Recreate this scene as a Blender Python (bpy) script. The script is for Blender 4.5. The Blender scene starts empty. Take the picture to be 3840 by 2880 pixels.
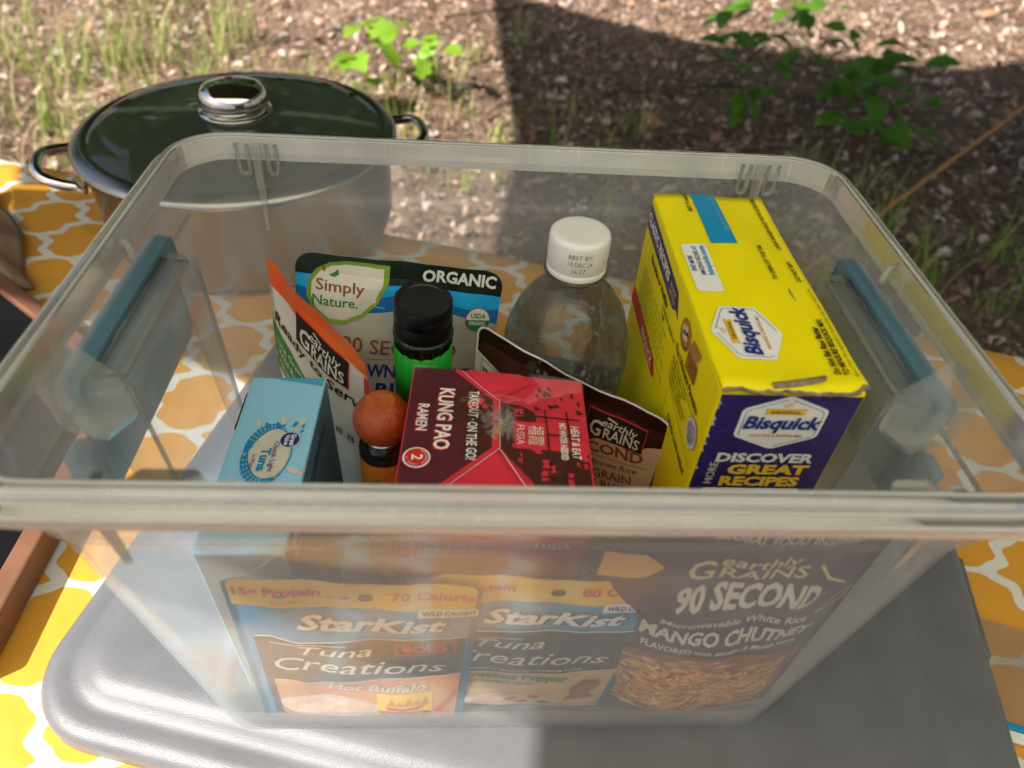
import bpy, bmesh, math, random
from mathutils import Vector, Matrix
random.seed(7)
R = math.radians
scene = bpy.context.scene
COL = scene.collection

# ------------------------------------------------------------------ camera
cam_d = bpy.data.cameras.new('camera'); cam = bpy.data.objects.new('camera', cam_d); COL.objects.link(cam)
_r = Vector((0.99800, -0.0274, 0.0568)); _u = Vector((-0.0225, 0.6860, 0.7272)); _f = Vector((0.0589, 0.7271, -0.6840))
_f.normalize(); _r = (_r - _f*_r.dot(_f)).normalized(); _u = _r.cross(_f)
cam.matrix_world = Matrix(((_r.x, _u.x, -_f.x, -0.02415), (_r.y, _u.y, -_f.y, -0.29163), (_r.z, _u.z, -_f.z, 0.47655), (0, 0, 0, 1)))
cam_d.sensor_width = 36; cam_d.lens = 24.97; cam_d.clip_start = 0.02; cam_d.clip_end = 400
cam_d.dof.use_dof = True; cam_d.dof.focus_distance = 0.47; cam_d.dof.aperture_fstop = 6.5
scene.camera = cam

# ------------------------------------------------------------------ light
SUN = Vector((-0.60, -0.36, 0.72)).normalized()
world = bpy.data.worlds.new('World'); scene.world = world; world.use_nodes = True
wn = world.node_tree; sky = wn.nodes.new('ShaderNodeTexSky'); sky.sky_type = 'NISHITA'; sky.sun_disc = False
sky.sun_elevation = math.asin(SUN.z); sky.sun_rotation = math.atan2(SUN.x, SUN.y)
sky.air_density = 1.0; sky.dust_density = 2.5; sky.ozone_density = 0.6
wn.nodes['Background'].inputs[1].default_value = 0.05
wn.links.new(sky.outputs[0], wn.nodes['Background'].inputs[0])
sl = bpy.data.lights.new('sun', 'SUN'); sl.energy = 4.0; sl.angle = R(0.4); sl.color = (1.0, 0.955, 0.88)
so = bpy.data.objects.new('sun', sl); COL.objects.link(so); so.rotation_euler = SUN.to_track_quat('Z', 'Y').to_euler(); so.location = (-3, -1, 4)
scene.view_settings.view_transform = 'Standard'; scene.view_settings.look = 'None'
scene.view_settings.gamma = 1.0; scene.view_settings.use_curve_mapping = False
scene.view_settings.exposure = 1.3
cy = scene.cycles
cy.use_denoising = True; cy.max_bounces = 10; cy.transparent_max_bounces = 40; cy.caustics_reflective = False; cy.caustics_refractive = False
cy.diffuse_bounces = 4; cy.glossy_bounces = 4; cy.sample_clamp_indirect = 4

# ------------------------------------------------------------------ materials
MATS = {}
def nodes_of(m):
    m.use_nodes = True; nt = m.node_tree; return nt, nt.nodes, nt.links
def pmat(name, col, rough=0.5, metal=0.0, spec=0.5, var=0.0, vscale=40, bump=0.0, bscale=200, coat=0.0, trans=0.0, col2=None, emis=None, sss=0):
    """principled material with optional noise colour variation and bump"""
    if name in MATS: return MATS[name]
    m = bpy.data.materials.new(name); nt, n, l = nodes_of(m); b = n['Principled BSDF']
    c = tuple(col) + (1,)
    b.inputs['Base Color'].default_value = c; b.inputs['Roughness'].default_value = rough; b.inputs['Metallic'].default_value = metal
    b.inputs['Specular IOR Level'].default_value = spec; b.inputs['Coat Weight'].default_value = coat; b.inputs['Coat Roughness'].default_value = 0.15
    if var or bump or col2:
        tc = n.new('ShaderNodeTexCoord')
    if var or col2:
        nz = n.new('ShaderNodeTexNoise'); nz.inputs['Scale'].default_value = vscale; nz.inputs['Detail'].default_value = 6
        l.new(tc.outputs['Object'], nz.inputs['Vector'])
        rp = n.new('ShaderNodeValToRGB'); l.new(nz.outputs['Fac'], rp.inputs[0])
        rp.color_ramp.elements[0].position = 0.3; rp.color_ramp.elements[1].position = 0.7
        c2 = col2 if col2 else tuple(max(0, x*(1+var)) for x in col)
        c1 = col if col2 else tuple(max(0, x*(1-var)) for x in col)
        rp.color_ramp.elements[0].color = tuple(c1)+(1,); rp.color_ramp.elements[1].color = tuple(c2)+(1,)
        l.new(rp.outputs[0], b.inputs['Base Color'])
    if bump:
        nb = n.new('ShaderNodeTexNoise'); nb.inputs['Scale'].default_value = bscale; nb.inputs['Detail'].default_value = 4
        l.new(tc.outputs['Object'], nb.inputs['Vector'])
        bp = n.new('ShaderNodeBump'); bp.inputs['Strength'].default_value = bump; bp.inputs['Distance'].default_value = 0.002
        l.new(nb.outputs['Fac'], bp.inputs['Height']); l.new(bp.outputs[0], b.inputs['Normal'])
    MATS[name] = m; return m
def clear_mat(name, tint, haze, hazecol, rough=0.08, refl=0.8, ior=1.46, scratch=0.0, hscale=0, scuff=0.0):
    """thin clear plastic or glass: see-through, a little scattering, fresnel gloss"""
    m = bpy.data.materials.new(name); nt, n, l = nodes_of(m); n.remove(n['Principled BSDF']); out = n['Material Output']
    tr = n.new('ShaderNodeBsdfTransparent'); tr.inputs[0].default_value = tuple(tint)+(1,)
    df = n.new('ShaderNodeBsdfDiffuse'); df.inputs[0].default_value = tuple(hazecol)+(1,)
    tl = n.new('ShaderNodeBsdfTranslucent'); tl.inputs[0].default_value = tuple(hazecol)+(1,)
    sc = n.new('ShaderNodeMixShader'); sc.inputs[0].default_value = 0.5; l.new(df.outputs[0], sc.inputs[1]); l.new(tl.outputs[0], sc.inputs[2])
    mx = n.new('ShaderNodeMixShader'); mx.inputs[0].default_value = haze; l.new(tr.outputs[0], mx.inputs[1]); l.new(sc.outputs[0], mx.inputs[2])
    tc = n.new('ShaderNodeTexCoord')
    if hscale:
        nz = n.new('ShaderNodeTexNoise'); nz.inputs['Scale'].default_value = hscale; nz.inputs['Detail'].default_value = 5
        l.new(tc.outputs['Object'], nz.inputs['Vector'])
        mr = n.new('ShaderNodeMapRange'); mr.inputs[1].default_value = 0.3; mr.inputs[2].default_value = 0.75
        mr.inputs[3].default_value = haze*0.75; mr.inputs[4].default_value = haze*1.35; l.new(nz.outputs['Fac'], mr.inputs[0]); l.new(mr.outputs[0], mx.inputs[0])
        if scuff:
            mp = n.new('ShaderNodeMapping'); mp.inputs['Scale'].default_value = (420, 420, 26); mp.inputs['Rotation'].default_value = (0.3, 0.5, 0); l.new(tc.outputs['Object'], mp.inputs[0])
            n3 = n.new('ShaderNodeTexNoise'); n3.inputs['Scale'].default_value = 1.0; n3.inputs['Detail'].default_value = 2; l.new(mp.outputs[0], n3.inputs['Vector'])
            m3 = n.new('ShaderNodeMapRange'); m3.inputs[1].default_value = 0.66; m3.inputs[2].default_value = 0.80; m3.inputs[3].default_value = 0.0; m3.inputs[4].default_value = scuff; l.new(n3.outputs['Fac'], m3.inputs[0])
            a3 = n.new('ShaderNodeMath'); a3.operation = 'ADD'; l.new(mr.outputs[0], a3.inputs[0]); l.new(m3.outputs[0], a3.inputs[1]); l.new(a3.outputs[0], mx.inputs[0])
    gl = n.new('ShaderNodeBsdfGlossy'); gl.inputs['Roughness'].default_value = rough
    fr = n.new('ShaderNodeFresnel'); fr.inputs[0].default_value = ior
    mu = n.new('ShaderNodeMath'); mu.operation = 'MULTIPLY'; mu.inputs[1].default_value = refl; l.new(fr.outputs[0], mu.inputs[0])
    if scratch:
        nb = n.new('ShaderNodeTexNoise'); nb.inputs['Scale'].default_value = 25; nb.inputs['Detail'].default_value = 3; l.new(tc.outputs['Object'], nb.inputs['Vector'])
        bp = n.new('ShaderNodeBump'); bp.inputs['Strength'].default_value = scratch; bp.inputs['Distance'].default_value = 0.01; l.new(nb.outputs['Fac'], bp.inputs['Height'])
        l.new(bp.outputs[0], gl.inputs['Normal'])
    m2 = n.new('ShaderNodeMixShader'); l.new(mu.outputs[0], m2.inputs[0]); l.new(mx.outputs[0], m2.inputs[1]); l.new(gl.outputs[0], m2.inputs[2])
    l.new(m2.outputs[0], out.inputs[0]); MATS[name] = m; return m

BINP = clear_mat('bin_plastic', (0.975, 0.98, 0.98), 0.155, (0.85, 0.90, 0.95), rough=0.12, refl=0.16, scratch=0.05, hscale=9, scuff=0.10)
BINR = clear_mat('bin_rim_plastic', (0.93, 0.94, 0.92), 0.68, (0.95, 0.955, 0.93), rough=0.16, refl=0.7, hscale=14, scuff=0.25)
BINB = clear_mat('bin_base_plastic', (0.97, 0.975, 0.975), 0.20, (0.86, 0.90, 0.93), rough=0.2, refl=0.3, hscale=12)
BINT = clear_mat('bin_tab_plastic', (0.94, 0.95, 0.93), 0.20, (0.84, 0.87, 0.82), rough=0.2, refl=0.7)
PETP = clear_mat('bottle_plastic', (0.80, 0.83, 0.81), 0.07, (0.72, 0.76, 0.74), rough=0.05, refl=0.7, ior=1.5)
GLASS = clear_mat('jar_glass', (0.95, 0.97, 0.95), 0.02, (0.8, 0.82, 0.8), rough=0.02, refl=1.0, ior=1.52)
LIDGL = clear_mat('lid_glass', (0.58, 0.70, 0.58), 0.36, (0.20, 0.26, 0.18), rough=0.03, refl=0.8, ior=1.6)
FILM = clear_mat('clear_film', (0.985, 0.985, 0.985), 0.012, (0.85, 0.85, 0.85), rough=0.05, refl=0.12, ior=1.5, scratch=0.08)
WRAP = clear_mat('crinkled_wrap', (0.985, 0.985, 0.985), 0.16, (0.92, 0.92, 0.92), rough=0.10, refl=0.30, ior=1.5)
DROP = clear_mat('water_drop', (0.99, 0.99, 0.985), 0.10, (0.9, 0.9, 0.9), rough=0.05, refl=0.6, ior=1.4)
BAGP = clear_mat('zip_bag_plastic', (0.95, 0.93, 0.9), 0.30, (0.8, 0.76, 0.68), rough=0.2, refl=0.9)
STEEL = pmat('brushed_steel', (0.33, 0.315, 0.295), 0.25, 1.0, var=0.06, vscale=60)
CHROME = pmat('polished_steel', (0.80, 0.78, 0.75), 0.07, 1.0)
DARKIN = pmat('pot_inside', (0.10, 0.105, 0.10), 0.35, 0.8)
LATCH = pmat('blue_latch_plastic', (0.085, 0.185, 0.25), 0.4)
LIDP = pmat('grey_lid_plastic', (0.128, 0.130, 0.142), 0.38, var=0.10, vscale=26, bump=0.2, bscale=1400)
WOOD = pmat('frame_wood', (0.16, 0.07, 0.038), 0.5, var=0.22, vscale=30, bump=0.1, bscale=120)
BLACKB = pmat('matt_black_board', (0.006, 0.006, 0.007), 0.7, spec=0.05, var=0.3, vscale=12)
TOWEL = pmat('beige_towel', (0.30, 0.215, 0.16), 0.95, var=0.15, vscale=60, bump=0.6, bscale=500)
def tarpmat():
    m = bpy.data.materials.new('tarp_fabric'); nt, n, l = nodes_of(m); n.remove(n['Principled BSDF'])
    d = n.new('ShaderNodeBsdfDiffuse'); d.inputs[0].default_value = (0.42, 0.40, 0.27, 1); t = n.new('ShaderNodeBsdfTranslucent'); t.inputs[0].default_value = (0.92, 0.90, 0.80, 1)
    mx = n.new('ShaderNodeMixShader'); mx.inputs[0].default_value = 0.92; l.new(d.outputs[0], mx.inputs[1]); l.new(t.outputs[0], mx.inputs[2]); l.new(mx.outputs[0], n['Material Output'].inputs[0]); return m
TARP = tarpmat(); DTARP = pmat('dark_tarp_fabric', (0.022, 0.035, 0.02), 0.8, spec=0.2, var=0.1, vscale=4)
ROPE = pmat('rope_fibre', (0.33, 0.19, 0.085), 0.9, var=0.25, vscale=150, bump=0.5, bscale=300)
TABLEP = pmat('table_plastic', (0.6, 0.6, 0.58), 0.5)

# colours of the print and the packaging
YEL = pmat('carton_yellow', (0.84, 0.72, 0.004), 0.5, var=0.05, vscale=25, bump=0.08, bscale=350, spec=0.2)
PURP = pmat('carton_purple', (0.035, 0.022, 0.135), 0.32, var=0.15, vscale=40, bump=0.35, bscale=700, spec=0.2)
KRAFT = pmat('torn_board', (0.25, 0.19, 0.13), 0.9, var=0.3, vscale=250, bump=0.6, bscale=600, spec=0.2)
WHITE = pmat('print_white', (0.78, 0.78, 0.75), 0.5, spec=0.2)
OFFW = pmat('print_cream', (0.66, 0.62, 0.54), 0.5, var=0.06, vscale=60, spec=0.2)
NAVY = pmat('print_navy', (0.018, 0.035, 0.20), 0.45, spec=0.2)
INK = pmat('print_black', (0.016, 0.014, 0.012), 0.5, spec=0.2)
CYAN = pmat('print_cyan', (0.012, 0.26, 0.52), 0.45, spec=0.2)
LCYAN = pmat('print_pale_blue', (0.16, 0.50, 0.68), 0.5, spec=0.2)
ORAN = pmat('print_orange', (0.66, 0.20, 0.03), 0.5, spec=0.2)
REDP = pmat('print_red', (0.58, 0.03, 0.03), 0.45, spec=0.2)
TEAL = pmat('print_teal', (0.04, 0.30, 0.42), 0.5, spec=0.2)
BROWN = pmat('print_brown', (0.26, 0.085, 0.025), 0.5, spec=0.2)
BANAN = pmat('print_banana', (0.72, 0.60, 0.30), 0.5, spec=0.2)
GREEN = pmat('print_green', (0.03, 0.20, 0.05), 0.5, spec=0.2)
YPRINT = pmat('print_yellow', (0.82, 0.55, 0.03), 0.5, spec=0.2)
WAFF = pmat('print_waffle', (0.34, 0.15, 0.035), 0.5, col2=(0.55, 0.28, 0.07), vscale=260, spec=0.2)
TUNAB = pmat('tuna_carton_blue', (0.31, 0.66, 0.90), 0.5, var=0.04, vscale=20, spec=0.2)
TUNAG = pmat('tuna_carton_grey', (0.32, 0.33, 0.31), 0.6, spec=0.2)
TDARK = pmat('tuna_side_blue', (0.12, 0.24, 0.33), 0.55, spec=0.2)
TBRIGHT = pmat('tuna_stripe_blue', (0.075, 0.37, 0.62), 0.45, spec=0.2)
RED = pmat('box_red', (0.66, 0.035, 0.06), 0.35, var=0.1, vscale=30, spec=0.2)
MAROON = pmat('box_maroon', (0.105, 0.018, 0.03), 0.35, var=0.15, vscale=40, spec=0.2)
DBROWN = pmat('box_dark_brown', (0.075, 0.022, 0.016), 0.35, spec=0.2)
DARKGR = pmat('pouch_black_green', (0.010, 0.020, 0.012), 0.3, spec=0.4)
GREY = pmat('pouch_warm_grey', (0.46, 0.42, 0.37), 0.4, var=0.06, vscale=30, spec=0.2)
BLUE = pmat('pouch_blue', (0.016, 0.16, 0.46), 0.35, spec=0.2)
BLUE2 = pmat('pouch_sky_blue', (0.02, 0.36, 0.74), 0.35, var=0.2, vscale=30, spec=0.2)
LEAFG = pmat('logo_leaf_green', (0.10, 0.24, 0.03), 0.35, col2=(0.35, 0.45, 0.04), vscale=14, spec=0.2)
ORP = pmat('pouch_orange', (0.78, 0.24, 0.02), 0.3, col2=(0.75, 0.045, 0.02), vscale=12, spec=0.2)
PBROWN = pmat('pouch_brown', (0.075, 0.022, 0.013), 0.28, col2=(0.02, 0.009, 0.008), vscale=9, spec=0.4)
TANB = pmat('pouch_tan', (0.60, 0.44, 0.28), 0.45, var=0.1, vscale=40, spec=0.2)
SKB = pmat('pouch_tuna_blue', (0.03, 0.27, 0.50), 0.35, spec=0.2)
SKY = pmat('pouch_tuna_yellow', (0.76, 0.50, 0.09), 0.4, spec=0.2)
SKDK = pmat('pouch_tuna_black', (0.014, 0.016, 0.024), 0.35, spec=0.2)
SKOR = pmat('pouch_tuna_picture', (0.66, 0.22, 0.09), 0.4, col2=(0.72, 0.42, 0.16), vscale=22, spec=0.2)
SKTAN = pmat('pouch_pepper_picture', (0.62, 0.52, 0.36), 0.4, col2=(0.58, 0.33, 0.10), vscale=14, spec=0.2)
FLAKE = pmat('print_tuna_flakes', (0.70, 0.42, 0.34), 0.5, col2=(0.80, 0.66, 0.58), vscale=150, spec=0.2)
PURPLE = pmat('pouch_purple', (0.048, 0.022, 0.055), 0.3, var=0.2, vscale=14, spec=0.4)
PINK = pmat('print_pink', (0.62, 0.08, 0.14), 0.5, spec=0.2)
GREENT = pmat('green_tape', (0.012, 0.30, 0.02), 0.45, var=0.12, vscale=40, spec=0.2)
BLKPL = pmat('black_cap_plastic', (0.006, 0.006, 0.007), 0.3, spec=0.3, bump=0.05, bscale=300)
CAPW = pmat('white_cap_plastic', (0.76, 0.76, 0.71), 0.42)
BALL = pmat('red_stained_wood', (0.26, 0.042, 0.006), 0.45, col2=(0.40, 0.075, 0.010), vscale=160, bump=0.45, bscale=900)
OLBL = pmat('orange_label', (0.68, 0.30, 0.02), 0.5, col2=(0.62, 0.16, 0.02), vscale=35, spec=0.2)
COLA = pmat('dark_drink', (0.012, 0.009, 0.008), 0.1)
SPICE = pmat('dark_spice', (0.045, 0.032, 0.02), 0.9, var=0.4, vscale=300)

def ricemat():
    m = bpy.data.materials.new('print_rice'); nt, n, l = nodes_of(m); b = n['Principled BSDF']; b.inputs['Roughness'].default_value = 0.45
    tc = n.new('ShaderNodeTexCoord'); mp = n.new('ShaderNodeMapping'); mp.inputs['Scale'].default_value = (1.0, 1, 2.2); l.new(tc.outputs['Object'], mp.inputs[0])
    v = n.new('ShaderNodeTexVoronoi'); v.inputs['Scale'].default_value = 110; l.new(mp.outputs[0], v.inputs['Vector'])
    r1 = n.new('ShaderNodeValToRGB'); l.new(v.outputs['Distance'], r1.inputs[0])
    e = r1.color_ramp.elements; e[0].position = 0.1; e[0].color = (0.78, 0.42, 0.10, 1); e[1].position = 0.75; e[1].color = (0.22, 0.05, 0.012, 1)
    hs = n.new('ShaderNodeHueSaturation'); l.new(r1.outputs[0], hs.inputs['Color'])
    mr = n.new('ShaderNodeMapRange'); mr.inputs[3].default_value = 0.7; mr.inputs[4].default_value = 1.25; sp = n.new('ShaderNodeSeparateColor'); l.new(v.outputs['Color'], sp.inputs[0]); l.new(sp.outputs[0], mr.inputs[0]); l.new(mr.outputs[0], hs.inputs['Value'])
    l.new(hs.outputs[0], b.inputs['Base Color']); MATS['rice'] = m; return m
RICE = ricemat()

def clothmat():
    m = bpy.data.materials.new('trellis_tablecloth'); nt, n, l = nodes_of(m); b = n['Principled BSDF']; b.inputs['Roughness'].default_value = 0.42; b.inputs['Specular IOR Level'].default_value = 0.4
    tc = n.new('ShaderNodeTexCoord'); sp = n.new('ShaderNodeSeparateXYZ'); l.new(tc.outputs['Object'], sp.inputs[0])
    def math_(op, a, c=None, d=None):
        k = n.new('ShaderNodeMath'); k.operation = op
        for i, v in enumerate((a, c, d)):
            if v is None: continue
            if isinstance(v, (int, float)): k.inputs[i].default_value = v
            else: l.new(v, k.inputs[i])
        return k.outputs[0]
    x0 = math_('SUBTRACT', sp.outputs[0], -0.632); y0 = math_('SUBTRACT', sp.outputs[1], 0.330)
    ca, sa = math.cos(R(8)), math.sin(R(8))
    x = math_('DIVIDE', math_('ADD', math_('MULTIPLY', x0, ca), math_('MULTIPLY', y0, sa)), 0.130)
    y = math_('DIVIDE', math_('SUBTRACT', math_('MULTIPLY', y0, ca), math_('MULTIPLY', x0, sa)), 0.082)
    u = math_('ADD', math_('ADD', x, y), 0.5); v = math_('ADD', math_('SUBTRACT', x, y), 0.5)
    def wob(a, c):
        s = math_('SINE', math_('MULTIPLY', c, 2*math.pi))
        s3 = math_('SINE', math_('MULTIPLY', c, 6*math.pi))
        return math_('ADD', a, math_('ADD', math_('MULTIPLY', s, -0.118), math_('MULTIPLY', s3, -0.026)))
    u2 = wob(u, v); v2 = wob(v, u)
    def line(a):
        return math_('ABSOLUTE', math_('SUBTRACT', math_('FRACT', a), 0.5))
    d = math_('MAXIMUM', line(u2), line(v2))
    rp = n.new('ShaderNodeValToRGB'); l.new(d, rp.inputs[0])
    e = rp.color_ramp.elements; e[0].position = 0.424; e[0].color = (0.68, 0.325, 0.040, 1); e[1].position = 0.432; e[1].color = (0.70, 0.69, 0.64, 1)
    l.new(rp.outputs[0], b.inputs['Base Color'])
    wv = n.new('ShaderNodeTexNoise'); wv.inputs['Scale'].default_value = 700; l.new(tc.outputs['Object'], wv.inputs['Vector'])
    w2 = n.new('ShaderNodeTexNoise'); w2.inputs['Scale'].default_value = 7; w2.inputs['Distortion'].default_value = 1.5; l.new(tc.outputs['Object'], w2.inputs['Vector'])
    ad = math_('ADD', math_('MULTIPLY', wv.outputs['Fac'], 0.15), math_('MULTIPLY', w2.outputs['Fac'], 4.0))
    bp = n.new('ShaderNodeBump'); bp.inputs['Strength'].default_value = 0.25; bp.inputs['Distance'].default_value = 0.004; l.new(ad, bp.inputs['Height']); l.new(bp.outputs[0], b.inputs['Normal'])
    return m
CLOTH = clothmat()

def groundmat():
    m = bpy.data.materials.new('forest_floor'); nt, n, l = nodes_of(m); b = n['Principled BSDF']; b.inputs['Roughness'].default_value = 0.95
    tc = n.new('ShaderNodeTexCoord')
    nz = n.new('ShaderNodeTexNoise'); nz.inputs['Scale'].default_value = 30; nz.inputs['Detail'].default_value = 10; nz.inputs['Roughness'].default_value = 0.7; l.new(tc.outputs['Object'], nz.inputs['Vector'])
    rp = n.new('ShaderNodeValToRGB'); l.new(nz.outputs['Fac'], rp.inputs[0]); e = rp.color_ramp.elements
    e[0].position = 0.3; e[0].color = (0.075, 0.045, 0.03, 1); e[1].position = 0.7; e[1].color = (0.36, 0.24, 0.17, 1)
    k = e.new(0.5); k.color = (0.20, 0.125, 0.085, 1)
    n2 = n.new('ShaderNodeTexNoise'); n2.inputs['Scale'].default_value = 1.6; n2.inputs['Detail'].default_value = 3; l.new(tc.outputs['Object'], n2.inputs['Vector'])
    r2 = n.new('ShaderNodeValToRGB'); l.new(n2.outputs['Fac'], r2.inputs[0]); r2.color_ramp.elements[0].position = 0.52; r2.color_ramp.elements[1].position = 0.68
    mx = n.new('ShaderNodeMix'); mx.data_type = 'RGBA'; l.new(r2.outputs[0], mx.inputs[0]); l.new(rp.outputs[0], mx.inputs[6]); mx.inputs[7].default_value = (0.40, 0.27, 0.19, 1)
    l.new(mx.outputs[2], b.inputs['Base Color'])
    bp = n.new('ShaderNodeBump'); bp.inputs['Strength'].default_value = 1.0; bp.inputs['Distance'].default_value = 0.03; l.new(nz.outputs['Fac'], bp.inputs['Height']); l.new(bp.outputs[0], b.inputs['Normal'])
    return m
GROUND = groundmat()
def attrmat(name, rough=0.8, transl=0.0):
    m = bpy.data.materials.new(name); nt, n, l = nodes_of(m); b = n['Principled BSDF']; b.inputs['Roughness'].default_value = rough
    a = n.new('ShaderNodeAttribute'); a.attribute_name = 'tone'; l.new(a.outputs['Color'], b.inputs['Base Color'])
    if transl:
        t = n.new('ShaderNodeBsdfTranslucent'); l.new(a.outputs['Color'], t.inputs[0]); mx = n.new('ShaderNodeMixShader'); mx.inputs[0].default_value = transl
        l.new(b.outputs[0], mx.inputs[1]); l.new(t.outputs[0], mx.inputs[2]); l.new(mx.outputs[0], n['Material Output'].inputs[0])
    return m
LITTER = attrmat('dead_leaf', 0.85, 0.1); GRASSM = attrmat('grass_blade', 0.6, 0.35)
def leafmat(name, c):
    m = bpy.data.materials.new(name); nt, n, l = nodes_of(m); b = n['Principled BSDF']; b.inputs['Base Color'].default_value = tuple(c)+(1,); b.inputs['Roughness'].default_value = 0.45
    t = n.new('ShaderNodeBsdfTranslucent'); t.inputs[0].default_value = (c[0]*1.3, c[1]*1.3, c[2], 1); mx = n.new('ShaderNodeMixShader'); mx.inputs[0].default_value = 0.4
    l.new(b.outputs[0], mx.inputs[1]); l.new(t.outputs[0], mx.inputs[2]); l.new(mx.outputs[0], n['Material Output'].inputs[0]); return m
LEAF1 = leafmat('seedling_leaf_bright', (0.24, 0.42, 0.03)); LEAF2 = leafmat('shrub_leaf', (0.10, 0.25, 0.02)); STEM = pmat('plant_stem', (0.10, 0.07, 0.035), 0.8)
CROWN = leafmat('tree_foliage', (0.07, 0.13, 0.028)); BARK = pmat('bark', (0.10, 0.07, 0.05), 0.95, var=0.3, vscale=8)

# ------------------------------------------------------------------ mesh helpers
def obj(name, verts, faces, mat, parent=None, smooth=False, loc=None, rot=None, autosm=None):
    me = bpy.data.meshes.new(name); me.from_pydata([tuple(v) for v in verts], [], faces); me.update()
    if mat: me.materials.append(mat)
    if smooth:
        me.polygons.foreach_set('use_smooth', [True]*len(me.polygons))
    o = bpy.data.objects.new(name, me); COL.objects.link(o)
    if parent is not None: o.parent = parent
    if loc: o.location = loc
    if rot: o.rotation_euler = rot
    return o
def from_bm(name, bm, mat, parent=None, smooth=False):
    me = bpy.data.meshes.new(name); bm.to_mesh(me); bm.free()
    if mat: me.materials.append(mat)
    if smooth: me.polygons.foreach_set('use_smooth', [True]*len(me.polygons))
    o = bpy.data.objects.new(name, me); COL.objects.link(o)
    if parent is not None: o.parent = parent
    return o
def tag(o, label, cat, group=None, kind=None):
    if label: o['label'] = label
    if cat: o['category'] = cat
    if group: o['group'] = group
    if kind: o['kind'] = kind
    return o
def empty(name, loc=(0, 0, 0), rot=(0, 0, 0)):
    o = bpy.data.objects.new(name, None); COL.objects.link(o); o.location = loc; o.rotation_euler = rot; o.empty_display_size = 0.02; return o
def bevbox(name, lo, hi, mat, parent=None, bev=0.001, seg=2):
    bm = bmesh.new(); bmesh.ops.create_cube(bm, size=1)
    for v in bm.verts: v.co = Vector([lo[i] + (v.co[i]+0.5)*(hi[i]-lo[i]) for i in range(3)])
    if bev: bmesh.ops.bevel(bm, geom=bm.edges[:], offset=bev, segments=seg, profile=0.5, affect='EDGES')
    return from_bm(name, bm, mat, parent)
def lathe(name, prof, mat, parent=None, n=48, loc=None, rot=None, smooth=True, fn=None):
    V, F = [], []
    for (r, z) in prof:
        for i in range(n):
            a = 2*math.pi*i/n; rr = r*(fn(a, z) if fn else 1)
            V.append((rr*math.cos(a), rr*math.sin(a), z))
    for k in range(len(prof)-1):
        for i in range(n):
            j = (i+1) % n; F.append((k*n+i, k*n+j, (k+1)*n+j, (k+1)*n+i))
    o = obj(name, V, F, mat, parent, smooth, loc, rot)
    return o
def tube(name, pts, rad, mat, parent=None, n=10, smooth=True, closed=False, rads=None):
    pts = [Vector(p) for p in pts]; V, F = [], []; m = len(pts); prev = None
    for i, p in enumerate(pts):
        if closed: t = (pts[(i+1) % m]-pts[i-1]).normalized()
        else: t = (pts[min(i+1, m-1)]-pts[max(i-1, 0)]).normalized()
        if prev is None:
            a = Vector((0, 0, 1)) if abs(t.z) < 0.9 else Vector((1, 0, 0)); nx = t.cross(a).normalized()
        else: nx = (prev - t*prev.dot(t)).normalized()
        prev = nx; ny = t.cross(nx); rr = rads[i] if rads else rad
        for k in range(n):
            an = 2*math.pi*k/n; V.append(p + nx*math.cos(an)*rr + ny*math.sin(an)*rr)
    for i in range(m if closed else m-1):
        for k in range(n):
            a, b2 = i*n+k, i*n+(k+1) % n; c, d = ((i+1) % m)*n+(k+1) % n, ((i+1) % m)*n+k; F.append((a, b2, c, d))
    if not closed: F.append(tuple(range(n))[::-1]); F.append(tuple(range((m-1)*n, m*n)))
    return obj(name, V, F, mat, parent, smooth)
def rrect(hx, hy, r, n=6, cx=0, cy=0):
    out = []
    for (sx, sy, a0) in ((1, 1, 0), (-1, 1, 90), (-1, -1, 180), (1, -1, 270)):
        for i in range(n+1):
            a = R(a0 + 90*i/n); out.append((cx + sx*(hx-r) + r*math.cos(a), cy + sy*(hy-r) + r*math.sin(a)))
    return out
def loft(name, rings, mat, parent=None, smooth=True, cap0=False, cap1=False, closed=False, weld=True):
    """rings: list of (list of xy, z)"""
    V, F = [], []; n = len(rings[0][0])
    for pts, z in rings: V += [(p[0], p[1], z) for p in pts]
    m = len(rings)
    for k in range(m if closed else m-1):
        for i in range(n):
            j = (i+1) % n; k2 = (k+1) % m; F.append((k*n+i, k*n+j, k2*n+j, k2*n+i))
    if cap0: F.append(tuple(range(n))[::-1])
    if cap1: F.append(tuple(range((m-1)*n, m*n)))
    return obj(name, V, F, mat, parent, smooth)
def edge_split(o, deg=35):
    md = o.modifiers.new('edge_split', 'EDGE_SPLIT'); md.split_angle = R(deg); return o

# ------------------------------------------------------------------ lettering and flat print
_G = {}
def _textmesh(s, bold):
    cu = bpy.data.curves.new('t', 'FONT'); cu.body = s; cu.size = 1; cu.offset = bold; cu.resolution_u = 2; cu.dimensions = '2D'; cu.fill_mode = 'FRONT'
    o = bpy.data.objects.new('t', cu); COL.objects.link(o); dg = bpy.context.evaluated_depsgraph_get(); ev = o.evaluated_get(dg); me = ev.to_mesh()
    v = [(p.co.x, p.co.y) for p in me.vertices]; f = [tuple(p.vertices) for p in me.polygons]; ev.to_mesh_clear()
    bpy.data.objects.remove(o); bpy.data.curves.remove(cu); return v, f
def glyph(c, bold):
    k = (c, bold)
    if k not in _G:
        if ('|', 0) not in _G and c != '|':
            v, f = _textmesh('HH', 0); _G['HH'] = max(p[0] for p in v); v, f = _textmesh('H', 0); _G['cap'] = max(p[1] for p in v)
        v, f = ([], []) if c == ' ' else _textmesh(c, bold)
        w, _ = _textmesh('H'+c+'H', 0); _G[k] = (v, f, max(p[0] for p in w) - _G['HH'])
    return _G[k]
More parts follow.
